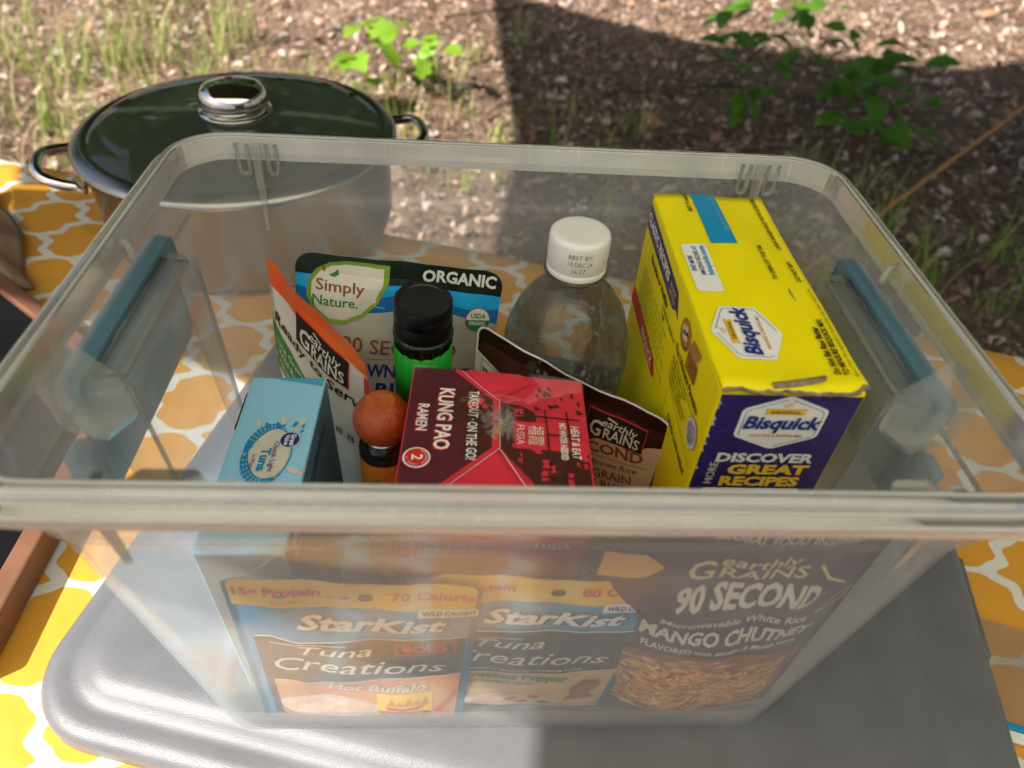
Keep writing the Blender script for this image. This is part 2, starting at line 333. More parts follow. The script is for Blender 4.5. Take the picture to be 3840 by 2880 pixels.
def lay(s, cap, w=None, bold=0.0, shear=0.0, space=0.0, arc=0.0, jit=0.0, anchor='c'):
    """2-D mesh of one line, cap height cap, optional fitted width w, arc = rise of the middle"""
    b = round(bold, 3); glyph('H', b); sc = cap/_G['cap']; V, F = [], []; x = 0; rnd = random.Random(s); items = []
    for c in s:
        v, f, adv = glyph(c, b); items.append((v, f, x, adv)); x += adv + space
    tot = max(x-space, 1e-6); sx = (w/tot) if w else sc
    for v, f, x0, adv in items:
        dy = rnd.uniform(-jit, jit)*cap; da = rnd.uniform(-jit, jit)*0.6; o = len(V)
        for (px, py) in v:
            gx, gy = px-adv/2, py
            gx, gy = gx*math.cos(da)-gy*math.sin(da), gx*math.sin(da)+gy*math.cos(da)
            X = (x0+adv/2+gx+shear*gy)*sx; Y = gy*sc + dy
            if arc:
                t = (X/(tot*sx)-0.5)*2; Y += arc*(1-t*t)
            V.append((X, Y))
        F += [tuple(i+o for i in q) for q in f]
    W = tot*sx; ox = {'l': 0, 'c': -W/2, 'r': -W}[anchor]
    return [(a+ox, b2) for a, b2 in V], F
def gridcut(V, F, step):
    bm = bmesh.new(); vs = [bm.verts.new((a, b2, 0)) for a, b2 in V]
    for f in F:
        try: bm.faces.new([vs[i] for i in f])
        except ValueError: pass
    xs = [v[0] for v in V]; ys = [v[1] for v in V]
    for ax, lo, hi in ((0, min(xs), max(xs)), (1, min(ys), max(ys))):
        k = math.floor(lo/step)+1
        while k*step < hi:
            co = [0, 0, 0]; no = [0, 0, 0]; co[ax] = k*step; no[ax] = 1
            bmesh.ops.bisect_plane(bm, geom=bm.verts[:]+bm.edges[:]+bm.faces[:], plane_co=co, plane_no=no); k += 1
    bm.verts.index_update(); V2 = [(v.co.x, v.co.y) for v in bm.verts]; F2 = [tuple(v.index for v in f.verts) for f in bm.faces]; bm.free(); return V2, F2
class Print:
    """puts flat print on a surface given as f(u, v, off) -> point in the parent's space"""
    def __init__(s, f, parent, step=None): s.f = f; s.p = parent; s.step = step; s.k = 0
    def put(s, name, V, F, mat, u=0, v=0, rot=0, layer=None):
        s.k += 1; off = (layer if layer is not None else 1)*0.00022 + s.k*0.000004; c, sn = math.cos(R(rot)), math.sin(R(rot))
        V = [(u + a*c - b2*sn, v + a*sn + b2*c) for a, b2 in V]
        if not V: return None
        if s.step: V, F = gridcut(V, F, s.step)
        return obj(name, [s.f(a, b2, off) for a, b2 in V], F, mat, s.p)
    def text(s, t, u, v, cap, mat, w=None, rot=0, layer=3, name='lettering', **k):
        V, F = lay(t, cap, w, **k); return s.put(name, V, F, mat, u, v, rot, layer)
    def poly(s, pts, mat, layer=1, name='printed_panel', u=0, v=0, rot=0):
        return s.put(name, pts, [tuple(range(len(pts)))], mat, u, v, rot, layer)
    def rect(s, u0, v0, u1, v1, mat, layer=1, name='printed_panel', r=0):
        if r: pts = rrect((u1-u0)/2, (v1-v0)/2, r, 5, (u0+u1)/2, (v0+v1)/2)
        else: pts = [(u0, v0), (u1, v0), (u1, v1), (u0, v1)]
        return s.poly(pts, mat, layer, name)
    def disc(s, u, v, rx, mat, layer=1, ry=None, name='printed_disc', n=28):
        ry = ry or rx; return s.poly([(u+rx*math.cos(2*math.pi*i/n), v+ry*math.sin(2*math.pi*i/n)) for i in range(n)], mat, layer, name)
    def line(s, pts, wd, mat, layer=2, closed=False, name='printed_line'):
        V, F = [], []; m = len(pts)
        for i, p in enumerate(pts):
            a = pts[i-1] if (i or closed) else p; b2 = pts[(i+1) % m] if (i < m-1 or closed) else p
            d1 = Vector((p[0]-a[0], p[1]-a[1])); d2 = Vector((b2[0]-p[0], b2[1]-p[1]))
            t = (d1.normalized() if d1.length else Vector((0, 0))) + (d2.normalized() if d2.length else Vector((0, 0))); t.normalize()
            h = wd/2; cs = max(0.4, t.dot(d2.normalized() if d2.length else d1.normalized())); h /= cs
            V += [(p[0]-t.y*h, p[1]+t.x*h), (p[0]+t.y*h, p[1]-t.x*h)]
        for i in range(m if closed else m-1):
            j = (i+1) % m; F.append((2*i, 2*i+1, 2*j+1, 2*j))
        return s.put(name, V, F, mat, 0, 0, 0, layer)
def plane(o, ex, ey):
    o, ex, ey = Vector(o), Vector(ex), Vector(ey); n = ex.cross(ey)
    return lambda u, v, off: o + ex*u + ey*v + n*off

# ================================================================== setting
ZC = -0.030            # table cloth top
ZG = -0.770            # ground
TA = R(-16.2)          # table direction
def gh(x, y):
    return 0.018*math.sin(1.7*x+0.4)*math.cos(1.3*y) + 0.012*math.sin(4.1*x+2.2*y)
def build_ground():
    V, F = [], []; xs = [-120, -40, -15, -8]+[-5+0.25*i for i in range(41)]+[8, 15, 40, 120]; ys = [-120, -40, -12, -5]+[-2+0.25*i for i in range(41)]+[11, 16, 40, 120]
    for y in ys:
        for x in xs: V.append((x, y, ZG + gh(x, y)))
    n = len(xs)
    for j in range(len(ys)-1):
        for i in range(n-1): F.append((j*n+i, j*n+i+1, (j+1)*n+i+1, (j+1)*n+i))
    o = obj('ground', V, F, GROUND, smooth=True); o['kind'] = 'structure'; return o
build_ground()

# folding table under the cloth
TX0, TX1, TY0, TY1 = -1.05, 0.92, -0.228, 0.470   # table frame, metres
tb = empty('folding_table', (0, 0, ZG), (0, 0, TA)); tag(tb, 'folding table hidden under the yellow trellis tablecloth', 'table')
bevbox('table_top', (TX0+.01, TY0+.01, 0.70), (TX1-.01, TY1-.012, 0.7345), TABLEP, tb, 0.004)
for lx in (TX0+.12, TX1-.12):
    for ly in (TY0+.08, TY1-.08):
        tube('leg', [(lx, ly, 0.0), (lx, ly, 0.70)], 0.014, STEEL, tb)
def build_cloth():
    V, F = [], []
    nx, ny = 60, 26; hang = 0.22
    cols = [TX0+(TX1-TX0)*i/nx for i in range(nx+1)]
    rows = []
    for j in range(ny+1): rows.append((TY0+(TY1-TY0)*j/ny, 0, 0))
    prof = [(TY0-0.006, -0.20), (TY0-0.004, -0.10), (TY0-0.003, -0.012)] + [(r[0], 0.0) for r in rows] + [(TY1+0.003, -0.003), (TY1+0.006, -0.012), (TY1+0.010, -0.06), (TY1+0.012, -0.13), (TY1+0.014, -hang)]
    for (y, z) in prof:
        for i, x in enumerate(cols):
            w = 0.010*math.sin(x*23+1.1)*min(1, abs(z)/0.1) if z < -0.02 else 0.0
            zz = z + (0.0006*math.sin(x*31+y*17) if z == 0 else 0)
            V.append((x, y + (w if y > 0 else -w), zz))
    n = nx+1
    for j in range(len(prof)-1):
        for i in range(nx): F.append((j*n+i, j*n+i+1, (j+1)*n+i+1, (j+1)*n+i))
    o = obj('tablecloth', V, F, CLOTH, None, True, (0, 0, ZC), (0, 0, TA))
    tag(o, 'yellow tablecloth with white trellis pattern spread on the table', 'tablecloth'); return o
build_cloth()

# ------------------------------------------------------------------ canopy overhead, added dark tarp, guy rope
def build_tarps():
    TZ = 1.4      # outline worked out from where the shadows fall on the ground and the table
    S = [(-.68, .66, ZC), (-.54, .37, ZC), (-.20, .22, ZC), (-.045, -.115, .09), (-.02, -.60, ZC), (.60, -1.35, ZC), (3.0, -1.35, ZC), (4.1, 1.0, ZG), (3.8, 3.90, ZG), (3.0, 3.71, ZG), (2.64, 3.59, ZG), (1.29, 3.69, ZG), (1.11, 3.81, ZG), (.06, 4.53, ZG), (.13, 2.48, ZG), (.02, 1.58, ZG)]
    P = [(x + SUN.x/SUN.z*(TZ-z), y + SUN.y/SUN.z*(TZ-z)) for x, y, z in S]
    for near, name, mat, lb in ((True, 'canopy_cloth', TARP, 'pale beige canopy cloth above the table, mirrored in the lid knob'), (False, 'added_shade_tarp', DTARP, 'dark green tarp added out of view to deepen the shade behind the table')):
        bm = bmesh.new(); vs = [bm.verts.new((x, y, 0)) for x, y in P]; bm.faces.new(vs)
        def cut(co, no, **k): bmesh.ops.bisect_plane(bm, geom=bm.verts[:]+bm.edges[:]+bm.faces[:], plane_co=co, plane_no=no, **k)
        cut((0, -.10, 0), (0, 1, 0), clear_outer=near, clear_inner=not near)  # far half is an added opaque tarp that darkens the ground behind the table
        for k in range(1, 24):
            cut((-4+7*k/24, 0, 0), (1, 0, 0)); cut((0, -4+8*k/24, 0), (0, 1, 0))
        bmesh.ops.triangulate(bm, faces=bm.faces[:])
        o = from_bm(name, bm, mat); o.location = (0, 0, TZ if near else TZ+.012)
        md = o.modifiers.new('thick', 'SOLIDIFY'); md.thickness = 0.001
        tag(o, lb, 'tarp')
build_tarps()
tp = tube('guy_rope', [(0.665, 1.242, -0.775), (1.112, 1.469, -0.50), (1.534, 1.683, -0.25), (2.60, 2.22, 0.385), (4.55, 3.21, 1.53)], 0.0065, ROPE, None, 8)
tag(tp, 'brown guy rope running up to the right behind the bin', 'rope')

# ================================================================== grey lid under the bin
def build_greylid():
    root = empty('grey_lid', (0.052, 0.044, 0), (0, 0, R(-13.5))); tag(root, 'grey plastic storage lid lying under the clear bin', 'lid')
    hx, hy = 0.331, 0.228; rings = []
    def ring(il, ir, iy, r, z):
        x0, x1 = -hx+il, hx-ir; return (rrect((x1-x0)/2, hy-iy, r, 10, (x0+x1)/2, 0), z)
    prof = [(0.003, 0.003, 0.003, .055, -.0300), (0, 0, 0, .058, -.0270), (0, 0, 0, .058, -.0195), (.0010, .0010, .0010, .057, -.0160), (.0035, .0035, .0035, .055, -.0128), (.0075, .0075, .0075, .052, -.0106), (.0125, .0125, .0125, .047, -.0098),
            (.0180, .0200, .0180, .042, -.0102), (.0220, .0500, .0220, .040, -.0100), (.0255, .0555, .0255, .038, -.0084), (.0290, .0610, .0290, .036, -.0052), (.0330, .0660, .0330, .034, -.0022), (.0380, .0720, .0380, .031, -.0006), (.045, .080, .045, .027, 0.0)]
    rings = [ring(*p) for p in prof]
    loft('lid_panel', rings, LIDP, root, True, cap0=True, cap1=True)
    # little grip tab along the right edge
    bevbox('grip_tab', (hx-0.001, -0.02, -.027), (hx+0.005, 0.07, -.019), LIDP, root, 0.002)
    return root
build_greylid()

# ================================================================== the clear bin
A_, B_ = 0.2143, 0.1470
def bring(inset, r, n=10): return rrect(A_-inset, B_-inset, r, n)
def wall_inset(z):   # outside of the wall
    return 0.0172 + (0.236-z)/0.236*0.0185
def build_bin():
    root = empty('storage_bin'); tag(root, 'clear translucent plastic storage bin with blue latches, full of food', 'storage bin')
    rings = [(bring(.0115, .036), .2685), (bring(.0120, .0355), .2550), (bring(.0128, .035), .2430), (bring(.0140, .034), .2402), (bring(.0163, .0325), .2382), (bring(.0172, .032), .2360)]
    for k in range(1, 9):
        z = .236 - k*(.236-.012)/8; rings.append((bring(wall_inset(z), .032-.004*k/8), z))
    rings += [(bring(wall_inset(.007), .0275), .007), (bring(wall_inset(0)+.0012, .0265), .0030), (bring(wall_inset(0)+.0045, .024), .0008), (bring(wall_inset(0)+.010, .020), .0004)]
    body = loft('body', rings, BINP, root, True, cap1=True)
    md = body.modifiers.new('thick', 'SOLIDIFY'); md.thickness = .0016; md.offset = 0
    edge_split(body, 50)
    bb = loft('base_floor', [(bring(wall_inset(.030)+.0020, .027), .030), (bring(wall_inset(.016)+.0022, .0265), .016), (bring(wall_inset(.006)+.0028, .0255), .0060), (bring(wall_inset(.002)+.0062, .022), .0026), (bring(wall_inset(0)+.014, .018), .0022)], BINB, root, True, cap1=True)
    # rim: closed profile swept round
    prof = [(.0122, .2640), (.0118, .2785), (.0106, .2798), (.0090, .2800), (.0074, .2797), (.0064, .2784), (.0060, .2752), (.0050, .2742), (.0014, .2738), (.0003, .2730), (0, .2715), (0, .2680), (.0010, .2672), (.0020, .2680), (.0024, .2714), (.0085, .2718), (.0096, .2640)]
    rg = [(bring(i, .040-i), z) for i, z in prof]
    loft('rim', rg, BINR, root, False, closed=True)
    for ins, zz, rr in ((.0054, .2750, .0009), (.0112, .2799, .0008), (.0006, .2733, .0008)):
        tube('rim_bead', [(x, y, zz) for x, y in bring(ins, .040-ins)], rr, BINR, root, 6, closed=True)
    # inward pilaster for the latch on each end wall
    for s in (-1, 1):
        V, F = [], []
        zs = [.2465, .240, .20, .15, .10, .05, .012]
        for z in zs:
            w = A_ - wall_inset(z) - .0008; d = .0165*(z/.2465)**0.6*1.0 + .003
            if z > .244: d -= .0035
            y0, y1 = -.054 + (.2465-z)*0.03, .050 - (.2465-z)*0.03
            for (x, y) in ((w, y0-.004), (w-d+.004, y0-.0015), (w-d+.0012, y0+.0012), (w-d, y0+.005), (w-d, (y0+y1)/2), (w-d, y1-.005), (w-d+.0012, y1-.0012), (w-d+.004, y1+.0015), (w, y1+.004)):
                V.append((s*x, y, z))
        n = 9
        for k in range(len(zs)-1):
            for i in range(n-1):
                q = (k*n+i, k*n+i+1, (k+1)*n+i+1, (k+1)*n+i); F.append(q if s > 0 else q[::-1])
        F.append(tuple(range(n)) if s > 0 else tuple(range(n))[::-1])
        p = obj('latch_recess', V, F, BINP, root, True); edge_split(p, 40)
        m2 = p.modifiers.new('thick', 'SOLIDIFY'); m2.thickness = .0014; m2.offset = 0
        # raised frame on the top ledge of the recess
        wx = A_ - wall_inset(.2465) - .0008
        ya, yb = -.050, .046; xo, xi = s*(wx-.0025), s*(wx-.0150)
        tube('ledge_frame', [(xo, ya, .2478), (xi, ya+.002, .2478), (xi, yb-.002, .2478), (xo, yb, .2478)], .0016, BINT, root, 8, closed=True)
        for (ye, dy) in ((-.054, 1), (.050, -1)):
            pts = []
            for z in (.2455, .20, .15, .10, .05, .012):
                w = A_ - wall_inset(z) - .0008; d = .0165*(z/.2465)**0.6 + .003; pts.append((s*(w-d+.0012), ye+dy*((.2465-z)*0.03+.0012), z))
            tube('recess_edge', pts, .0011, BINT, root, 6)
        # bracket wedge that carries the latch hinge
        yb0 = -.060
        W = [(s*.2035, yb0, .2730), (s*.2000, yb0+.010, .2700), (s*.1845, yb0+.012, .2480), (s*.1775, yb0+.004, .2320), (s*.1860, yb0-.008, .2300), (s*.2000, yb0-.012, .2420), (s*.2055, yb0-.009, .2700)]
        V = [Vector(v) for v in W] + [Vector(v)+Vector((s*.0022, -.0012, -.004)) for v in W]; n = len(W)
        F = [tuple(range(n)), tuple(range(n, 2*n))[::-1]] + [(i, n+i, n+(i+1) % n, (i+1) % n) for i in range(n)]
        obj('hinge_bracket', V, F, BINT, root)
        # small hook under the rim farther back
        tube('rim_hook', [(s*.2040, .022, .2745), (s*.1985, .0215, .2735), (s*.1955, .0190, .2690), (s*.1955, .0175, .2650)], .0018, BINT, root, 8)
        # moulded line along the collar
        tube('collar_bead', [(s*(A_-.0145), -.105, .2412), (s*(A_-.0145), .105, .2412)], .0012, BINT, root, 6)
        # blue latch outside the wall
        prof2 = [(.0005, .2520), (.0050, .2535), (.0085, .2500), (.0088, .2440), (.0070, .2360), (.0060, .2280), (.0058, .2000), (.0066, .1800), (.0050, .1760), (.0036, .1800), (.0032, .2000), (.0034, .2270), (.0020, .2350), (.0003, .2400)]
        xw = A_-.0165
        V, F = [], []; ys = [-.0615, -.0600, -.056, .060, .0642, .0655]
        for j, y in enumerate(ys):
            sc = 0.86 if j in (0, 5) else (0.96 if j in (1, 4) else 1)
            for (dx, z) in prof2: V.append((s*(xw-.003+dx*1.6*sc), y, .215+(z-.215)*sc))
        n = len(prof2)
        for j in range(len(ys)-1):
            for i in range(n): F.append((j*n+i, j*n+(i+1) % n, (j+1)*n+(i+1) % n, (j+1)*n+i))
        F += [tuple(range(n))[::-1], tuple(range((len(ys)-1)*n, len(ys)*n))]
        la = obj('latch', V, F, LATCH, root, True); edge_split(la, 50)
        bevbox('latch_foot', (min(s*.2000, s*.2075), -.078, .180) if s > 0 else (s*.2075, -.078, .180), (max(s*.2000, s*.2075), -.0625, .222), LATCH, la, .003, 3)
    # stacking ribs and slot loops, two sets on the back wall and two on the front
    for sy in (1, -1):
        for sx in (-1, 1):
            yw = B_ - .0125; y = sy*(yw-.0022)
            def U(x0, x1, z0, z1):
                return [(sx*x0, y, z1), (sx*x0, y, z0+.002), (sx*(x0+.0014), y, z0), (sx*(x1-.0014), y, z0), (sx*x1, y, z0+.002), (sx*x1, y, z1)]
            tube('slot_loop', U(.1655, .1720, .2560, .2755), .0013, BINT, root, 8)
            tube('slot_loop', U(.1480, .1535, .2560, .2755), .0013, BINT, root, 8)
            V = [(sx*.1570, sy*(yw-.0004), .2755), (sx*.1630, sy*(yw-.0004), .2755), (sx*.1615, sy*(yw-.006), .2180), (sx*.1590, sy*(yw-.006), .2180),
                 (sx*.1570, sy*(yw-.0040), .2755), (sx*.1630, sy*(yw-.0040), .2755), (sx*.1615, sy*(yw-.0078), .2180), (sx*.1590, sy*(yw-.0078), .2180)]
            obj('stacking_rib', V, [(0, 1, 2, 3), (7, 6, 5, 4), (0, 4, 5, 1), (1, 5, 6, 2), (2, 6, 7, 3), (3, 7, 4, 0)], BINT, root)
        if sy < 0:
            for sx, (xa, xb) in ((-1, (.112, .149)), (1, (.131, .156))):
                for (p0, p1, d) in ((xa, xb, .010), (xb+.002, xb+.0085, .0085)):
                    z = .2745; yy = -(B_-.012); m = (p1-p0)*.24
                    V = [(sx*p0, yy, z), (sx*p1, yy, z), (sx*(p1-m), yy+d, z), (sx*(p0+m), yy+d, z)]; V += [(a, b2, c-.0022) for a, b2, c in V]
                    obj('stacking_tab', V, [(0, 1, 2, 3), (7, 6, 5, 4), (0, 4, 5, 1), (1, 5, 6, 2), (2, 6, 7, 3), (3, 7, 4, 0)], BINT, root)
    return root
build_bin()

# ================================================================== things inside the bin
FZ = 0.0030   # bin floor
cm = 0.01
def C2(pts): return [(a*cm, b2*cm) for a, b2 in pts]
class PrintCM(Print):
    """same, dimensions in centimetres"""
    def __init__(s, f, parent, step=None): super().__init__(lambda u, v, o: f(u*cm, v*cm, o), parent, step)

# ---------------------------------------------------------------- yellow baking mix carton
def hexlogo(P, cu, cv, k=1.0):
    hw, hh, sd = 2.12*k, 1.88*k, 0.95*k
    def hx(m):
        base = [(0, hh-m*1.1), (-(hw-m), sd-m*0.5), (-(hw-m), -sd+m*0.5), (0, -hh+m*1.1), (hw-m, -sd+m*0.5), (hw-m, sd-m*0.5)]; out = []
        for i, p in enumerate(base):      # clipped corners
            a, b2 = Vector(base[i-1]), Vector(base[(i+1) % 6]); q = Vector(p)
            out += [tuple(q+(a-q).normalized()*0.14*k), tuple(q+(b2-q).normalized()*0.14*k)]
        return [(cu+x, cv+y) for x, y in out]
    P.poly(hx(0), WHITE, 2, 'logo_panel')
    o = hx(0.2*k); P.line(o[1:5]+o[5:6], 0.045*k, TEAL, 3); P.line(o[7:11]+o[11:12], 0.045*k, TEAL, 3); P.line(o[11:]+o[0:1], 0.045*k, TEAL, 3)
    P.poly([(cu-1.02*k, cv+.62*k), (cu-.92*k, cv+.81*k), (cu-1.02*k, cv+1.0*k), (cu+1.02*k, cv+1.0*k), (cu+.92*k, cv+.81*k), (cu+1.02*k, cv+.62*k)], ORAN, 3, 'banner')
    P.poly([(cu-.97*k, cv+.65*k), (cu-.88*k, cv+.81*k), (cu-.97*k, cv+.97*k), (cu+.97*k, cv+.97*k), (cu+.88*k, cv+.81*k), (cu+.97*k, cv+.65*k)], YPRINT, 4, 'banner')
    P.text('ORIGINAL', cu, cv+.72*k, .19*k, INK, w=1.5*k, layer=5, bold=.03, space=.1)
    P.text('Bisquick', cu-.02, cv-.32*k, .82*k, NAVY, w=3.75*k, layer=5, bold=.035, shear=.16)
    P.text('PANCAKE & BAKING MIX', cu, cv-.93*k, .2*k, ORAN, w=2.7*k, layer=4, bold=.012, shear=.15, jit=.05)
    P.line([(cu-.22*k, cv+1.28*k), (cu-.16*k, cv+1.14*k), (cu+.08*k, cv+1.12*k), (cu+.2*k, cv+1.24*k), (cu+.1*k, cv+1.33*k), (cu-.12*k, cv+1.34*k)], .028, ORAN, 3, True)
    P.line([(cu-.1*k, cv+1.16*k), (cu+.28*k, cv+1.5*k)], .04, ORAN, 3)
def build_carton():
    X0, X1, Y0, Y1, ZT = .0925, .1630, -.0560, .1275, .2555
    root = empty('baking_mix_carton', ((X0+X1)/2, (Y0+Y1)/2, FZ)); L = Vector(root.location)
    tag(root, 'yellow and purple baking mix carton standing at the right end of the bin', 'carton')
    hx, hy = (X1-X0)/2, (Y1-Y0)/2; H = ZT-FZ
    body = bevbox('carton_body', (-hx, -hy, 0), (hx, hy, H-.0016), YEL, root, .0013)
    # top flap: thin board, torn along the front edge
    V, F = [], []; nx, ny = 24, 24; rnd = random.Random(3); jag = [rnd.uniform(-.0012, .0010)+(-.0022 if .15 < i/nx < .85 else 0)+(.004 if i/nx > .93 else 0) for i in range(nx+1)]
    def ztop(x, y): return H + .0009*math.sin((y+hy)*22)*0 + .0016*max(0, 1-(y+hy)/.02) + .0006*math.sin(x*90+y*35) + .0010*(1-(x/hx)**2)*math.sin((y+hy)/(2*hy)*math.pi)
    for j in range(ny+1):
        for i in range(nx+1):
            x = -hx-.0004+(2*hx+.0008)*i/nx; y = -hy-.001+(2*hy+.001)*j/ny
            if j == 0: y += jag[i]
            V.append((x, y, ztop(x, y)))
    n = nx+1
    for j in range(ny):
        for i in range(nx): F.append((j*n+i, j*n+i+1, (j+1)*n+i+1, (j+1)*n+i))
    fl = obj('top_flap', V, F, YEL, root, True); md = fl.modifiers.new('t', 'SOLIDIFY'); md.thickness = .0007; md.offset = -1
    # grey torn edge of the board
    V, F = [], []
    for i in range(nx+1):
        x, y, z = obj_pt = fl.data.vertices[i].co; d = .0006+.0012*abs(math.sin(i*1.9))+(.0012 if i > nx-3 or i < 2 else 0)
        V += [(x, y-.0001, z+.00025), (x, y-d, z-.0004), (x, y-d*.7, z-.0016), (x, y+.0006, z-.0012)]
    for i in range(nx):
        for k in range(3): F.append((4*i+k, 4*i+k+1, 4*i+5+k, 4*i+4+k))
    obj('torn_edge', V, F, KRAFT, root)
    V, F = [], []      # curled strip of torn board lying on the edge
    for i in range(9):
        t = i/8; x = -.012+.026*t; y = -hy+.0005+.0035*t; z = H+.0030+.002*t*t
        V += [(x, y-.0032*(1-.75*t), z-.0016), (x, y-.0012, z+.0004), (x, y+.0006, z-.0004)]
    for i in range(8):
        for k in range(2): F.append((3*i+k, 3*i+k+1, 3*i+4+k, 3*i+3+k))
    o = obj('torn_strip', V, F, KRAFT, root); o.modifiers.new('t', 'SOLIDIFY').thickness = .0006
    # a nick in the top with a dark slit
    T = PrintCM(lambda u, v, off: Vector((hx-v, -hy+u, ztop(hx-v, -hy+u)+.0003+off)), fl, 0.8)
    T.poly([(8.05, 1.42), (7.5, 1.50), (6.9, 1.42), (6.75, 1.32), (7.0, 1.38), (7.5, 1.40)], KRAFT, 2, 'nick')
    T.rect(12.35, 3.1, 18.3, 4.7, CYAN, 1, 'date_panel')
    hexlogo(T, 4.05, 4.80, 1.0)
    T.text('BEST If Used By', 17.1, 5.02, .24, INK, w=2.3, bold=.03)
    T.text('20JUL2024 KC  00:50 1', 15.9, 3.28, .26, LCYAN, w=4.6, bold=0)
    T.rect(7.5, 5.05, 12.3, 6.55, WHITE, 1, 'recipe_label', .3)
    T.text('FIND MORE', 10.2, 6.14, .27, NAVY, w=1.6, bold=.015, shear=.15, jit=.06); T.text('AMAZING RECIPES AT', 10.5, 5.70, .27, NAVY, w=3.0, bold=.012, shear=.15, jit=.06); T.text('bisquick.com', 10.55, 5.26, .30, TEAL, w=3.0, bold=.035)
    T.text('TO OPEN LIFT THIS TAB', 10.4, 1.78, .24, INK, w=3.5, bold=.035, shear=.12)
    T.text('OPEN INNER BAG WITH SCISSORS.', 15.0, .55, .24, INK, w=6.3, bold=.03, shear=.15); T.text('DO NOT SIFT.', 9.6, .45, .24, INK, w=2.1, bold=.045, shear=.12)
    T.text('Do Not Eat Raw Batter', 2.75, 1.02, .30, INK, w=3.6, bold=.04, shear=.1); T.text('TO MEASURE BISQUICK MIX:', 3.05, .58, .29, INK, w=4.3, bold=.04, shear=.12); T.text('Spoon into dry-ingredient measuring cup; level with knife.', 4.35, .22, .20, INK, w=7.2, bold=0, shear=.18)
    # front panel
    Fp = PrintCM(plane((-hx, -hy, 0), (1, 0, 0), (0, 0, 1)), body)
    Fp.rect(.10, .1, 6.95, 24.85, PURP, 1, 'front_panel')
    rnd = random.Random(5)
    for i in range(14):
        z = rnd.uniform(17.5, 24.6); Fp.poly([(.10, z), (.17+rnd.random()*.10, z+.05), (.14, z+.22), (.10, z+.3)], OFFW, 2, 'scuff')
    hexlogo(Fp, 3.5, 23.0, 1.0)
    Fp.text('DISCOVER', 3.45, 20.15, .62, WHITE, w=5.05, bold=.045); Fp.text('GREAT', 3.9, 19.2, .68, YPRINT, w=4.25, bold=.05); Fp.text('RECIPES', 3.7, 18.25, .68, YPRINT, w=4.3, bold=.05)
    Fp.text('MORE', 1.18, 19.2, .42, OFFW, w=1.75, rot=90, bold=.01)
    Fp.rect(.75, 14.6, 6.2, 18.0, WHITE, 2, 'recipe_label', .3); Fp.text('bisquick.com', 4.1, 17.3, .42, TEAL, w=3.3, bold=.02, shear=.2)
    # left side panel
    Lp = PrintCM(plane((-hx, hy, 0), (0, -1, 0), (0, 0, 1)), body)
    def U(s): return 18.35-s
    Lp.poly([(0.1, 24.65), (U(8.9), 24.2), (U(7.9), 22.95), (U(8.6), 23.15), (U(9.3), 22.75), (0.1, 23.0)], PURP, 1, 'ribbon')
    Lp.text('CLASSIC RECIPES', U(14.5), 23.52, .62, WHITE, w=7.0, bold=.03, rot=-1.5); Lp.text('NEW RECIPE', U(9.75), 23.62, .28, YPRINT, w=1.5, rot=-2); Lp.text('DIRECTIONS!', U(9.7), 23.18, .28, YPRINT, w=1.6, rot=-2)
    Lp.text('Pancakes or Waffles', U(12.8), 22.1, .42, INK, w=5.3, bold=.035); Lp.text('2 tablespoons vegetable oil', U(9.2), 21.65, .28, INK, w=3.6, bold=.02); Lp.text('2 eggs', U(10.5), 21.2, .28, INK, w=.9, bold=.02)
    for i, (s0, w) in enumerate(((13.8, 7.6), (14.0, 7.2), (13.6, 8.2), (13.9, 6.8), (13.4, 8.8), (13.9, 7.0), (13.2, 9.0))):
        Lp.text(('2 cups original mix and 1 cup milk stirred until blended', 'heat griddle or skillet and pour scant quarter cupfuls', 'cook until edges are dry; turn and cook until golden, serve', 'waffles: pour onto center of hot waffle maker and close', 'bake about 5 minutes or until steaming stops, remove carefully', 'high altitude: increase milk to one and a quarter cups', 'stir ingredients until soft dough forms; drop by spoonfuls')[i], U(s0-1.0), 20.75-.42*i, .2, INK, w=w, bold=.0)
    Lp.line([(U(6.2), 21.6), (U(6.6), 13)], .03, INK, 1)
    Lp.disc(U(6.1), 23.35, .95, BROWN, 2, .78, 'pancake_picture'); Lp.disc(U(6.05), 23.6, .92, WAFF, 3, .74, 'pancake_picture')
    for i, (a, b2) in enumerate(((-.35, .1), (.1, .3), (.3, -.15), (-.1, -.25))): Lp.disc(U(6.05)+a, 23.6+b2, .23, BANAN, 4, .19, 'banana_slice')
    for i, (a, b2) in enumerate(((-.1, .05), (.25, .12), (-.3, -.2), (.05, -.02), (.45, .2))): Lp.disc(U(6.05)+a, 23.6+b2, .09, NAVY, 5, .09, 'berry_dot')
    Lp.poly([(U(5.2), 23.2), (U(3.5), 23.6), (U(3.1), 24.4), (U(4.7), 24.2)], WAFF, 2, 'waffle_picture'); Lp.poly([(U(4.8), 22.3), (U(3.0), 22.5), (U(3.2), 23.55), (U(4.9), 23.4)], WAFF, 3, 'waffle_picture')
    for k in range(5):
        Lp.line([(U(4.75-k*.38), 22.32+.04*k), (U(4.85-k*.38), 23.36+.03*k)], .06, BROWN, 4); Lp.line([(U(4.8), 22.42+.22*k), (U(3.05), 22.6+.21*k)], .06, BROWN, 4)
    Lp.text('The Ultimate Pancake', U(4.3), 21.75, .42, INK, w=5.4, bold=.03); Lp.text('Just add the following ingredients to Step 1 of our', U(4.2), 21.3, .22, INK, w=5.2, bold=.0)
    for i, t in enumerate(('Classic Pancakes recipe', '3 tablespoons sugar', '2 teaspoons baking powder', '1 teaspoon vanilla extract')): Lp.text(t, U(7.0), 20.92-.40*i, .26, INK, bold=.012, anchor='l')
    Lp.disc(U(1.45), 20.6, .92, ORAN, 2, .92, 'badge'); Lp.disc(U(1.45), 20.6, .87, OFFW, 3, .87, 'badge')
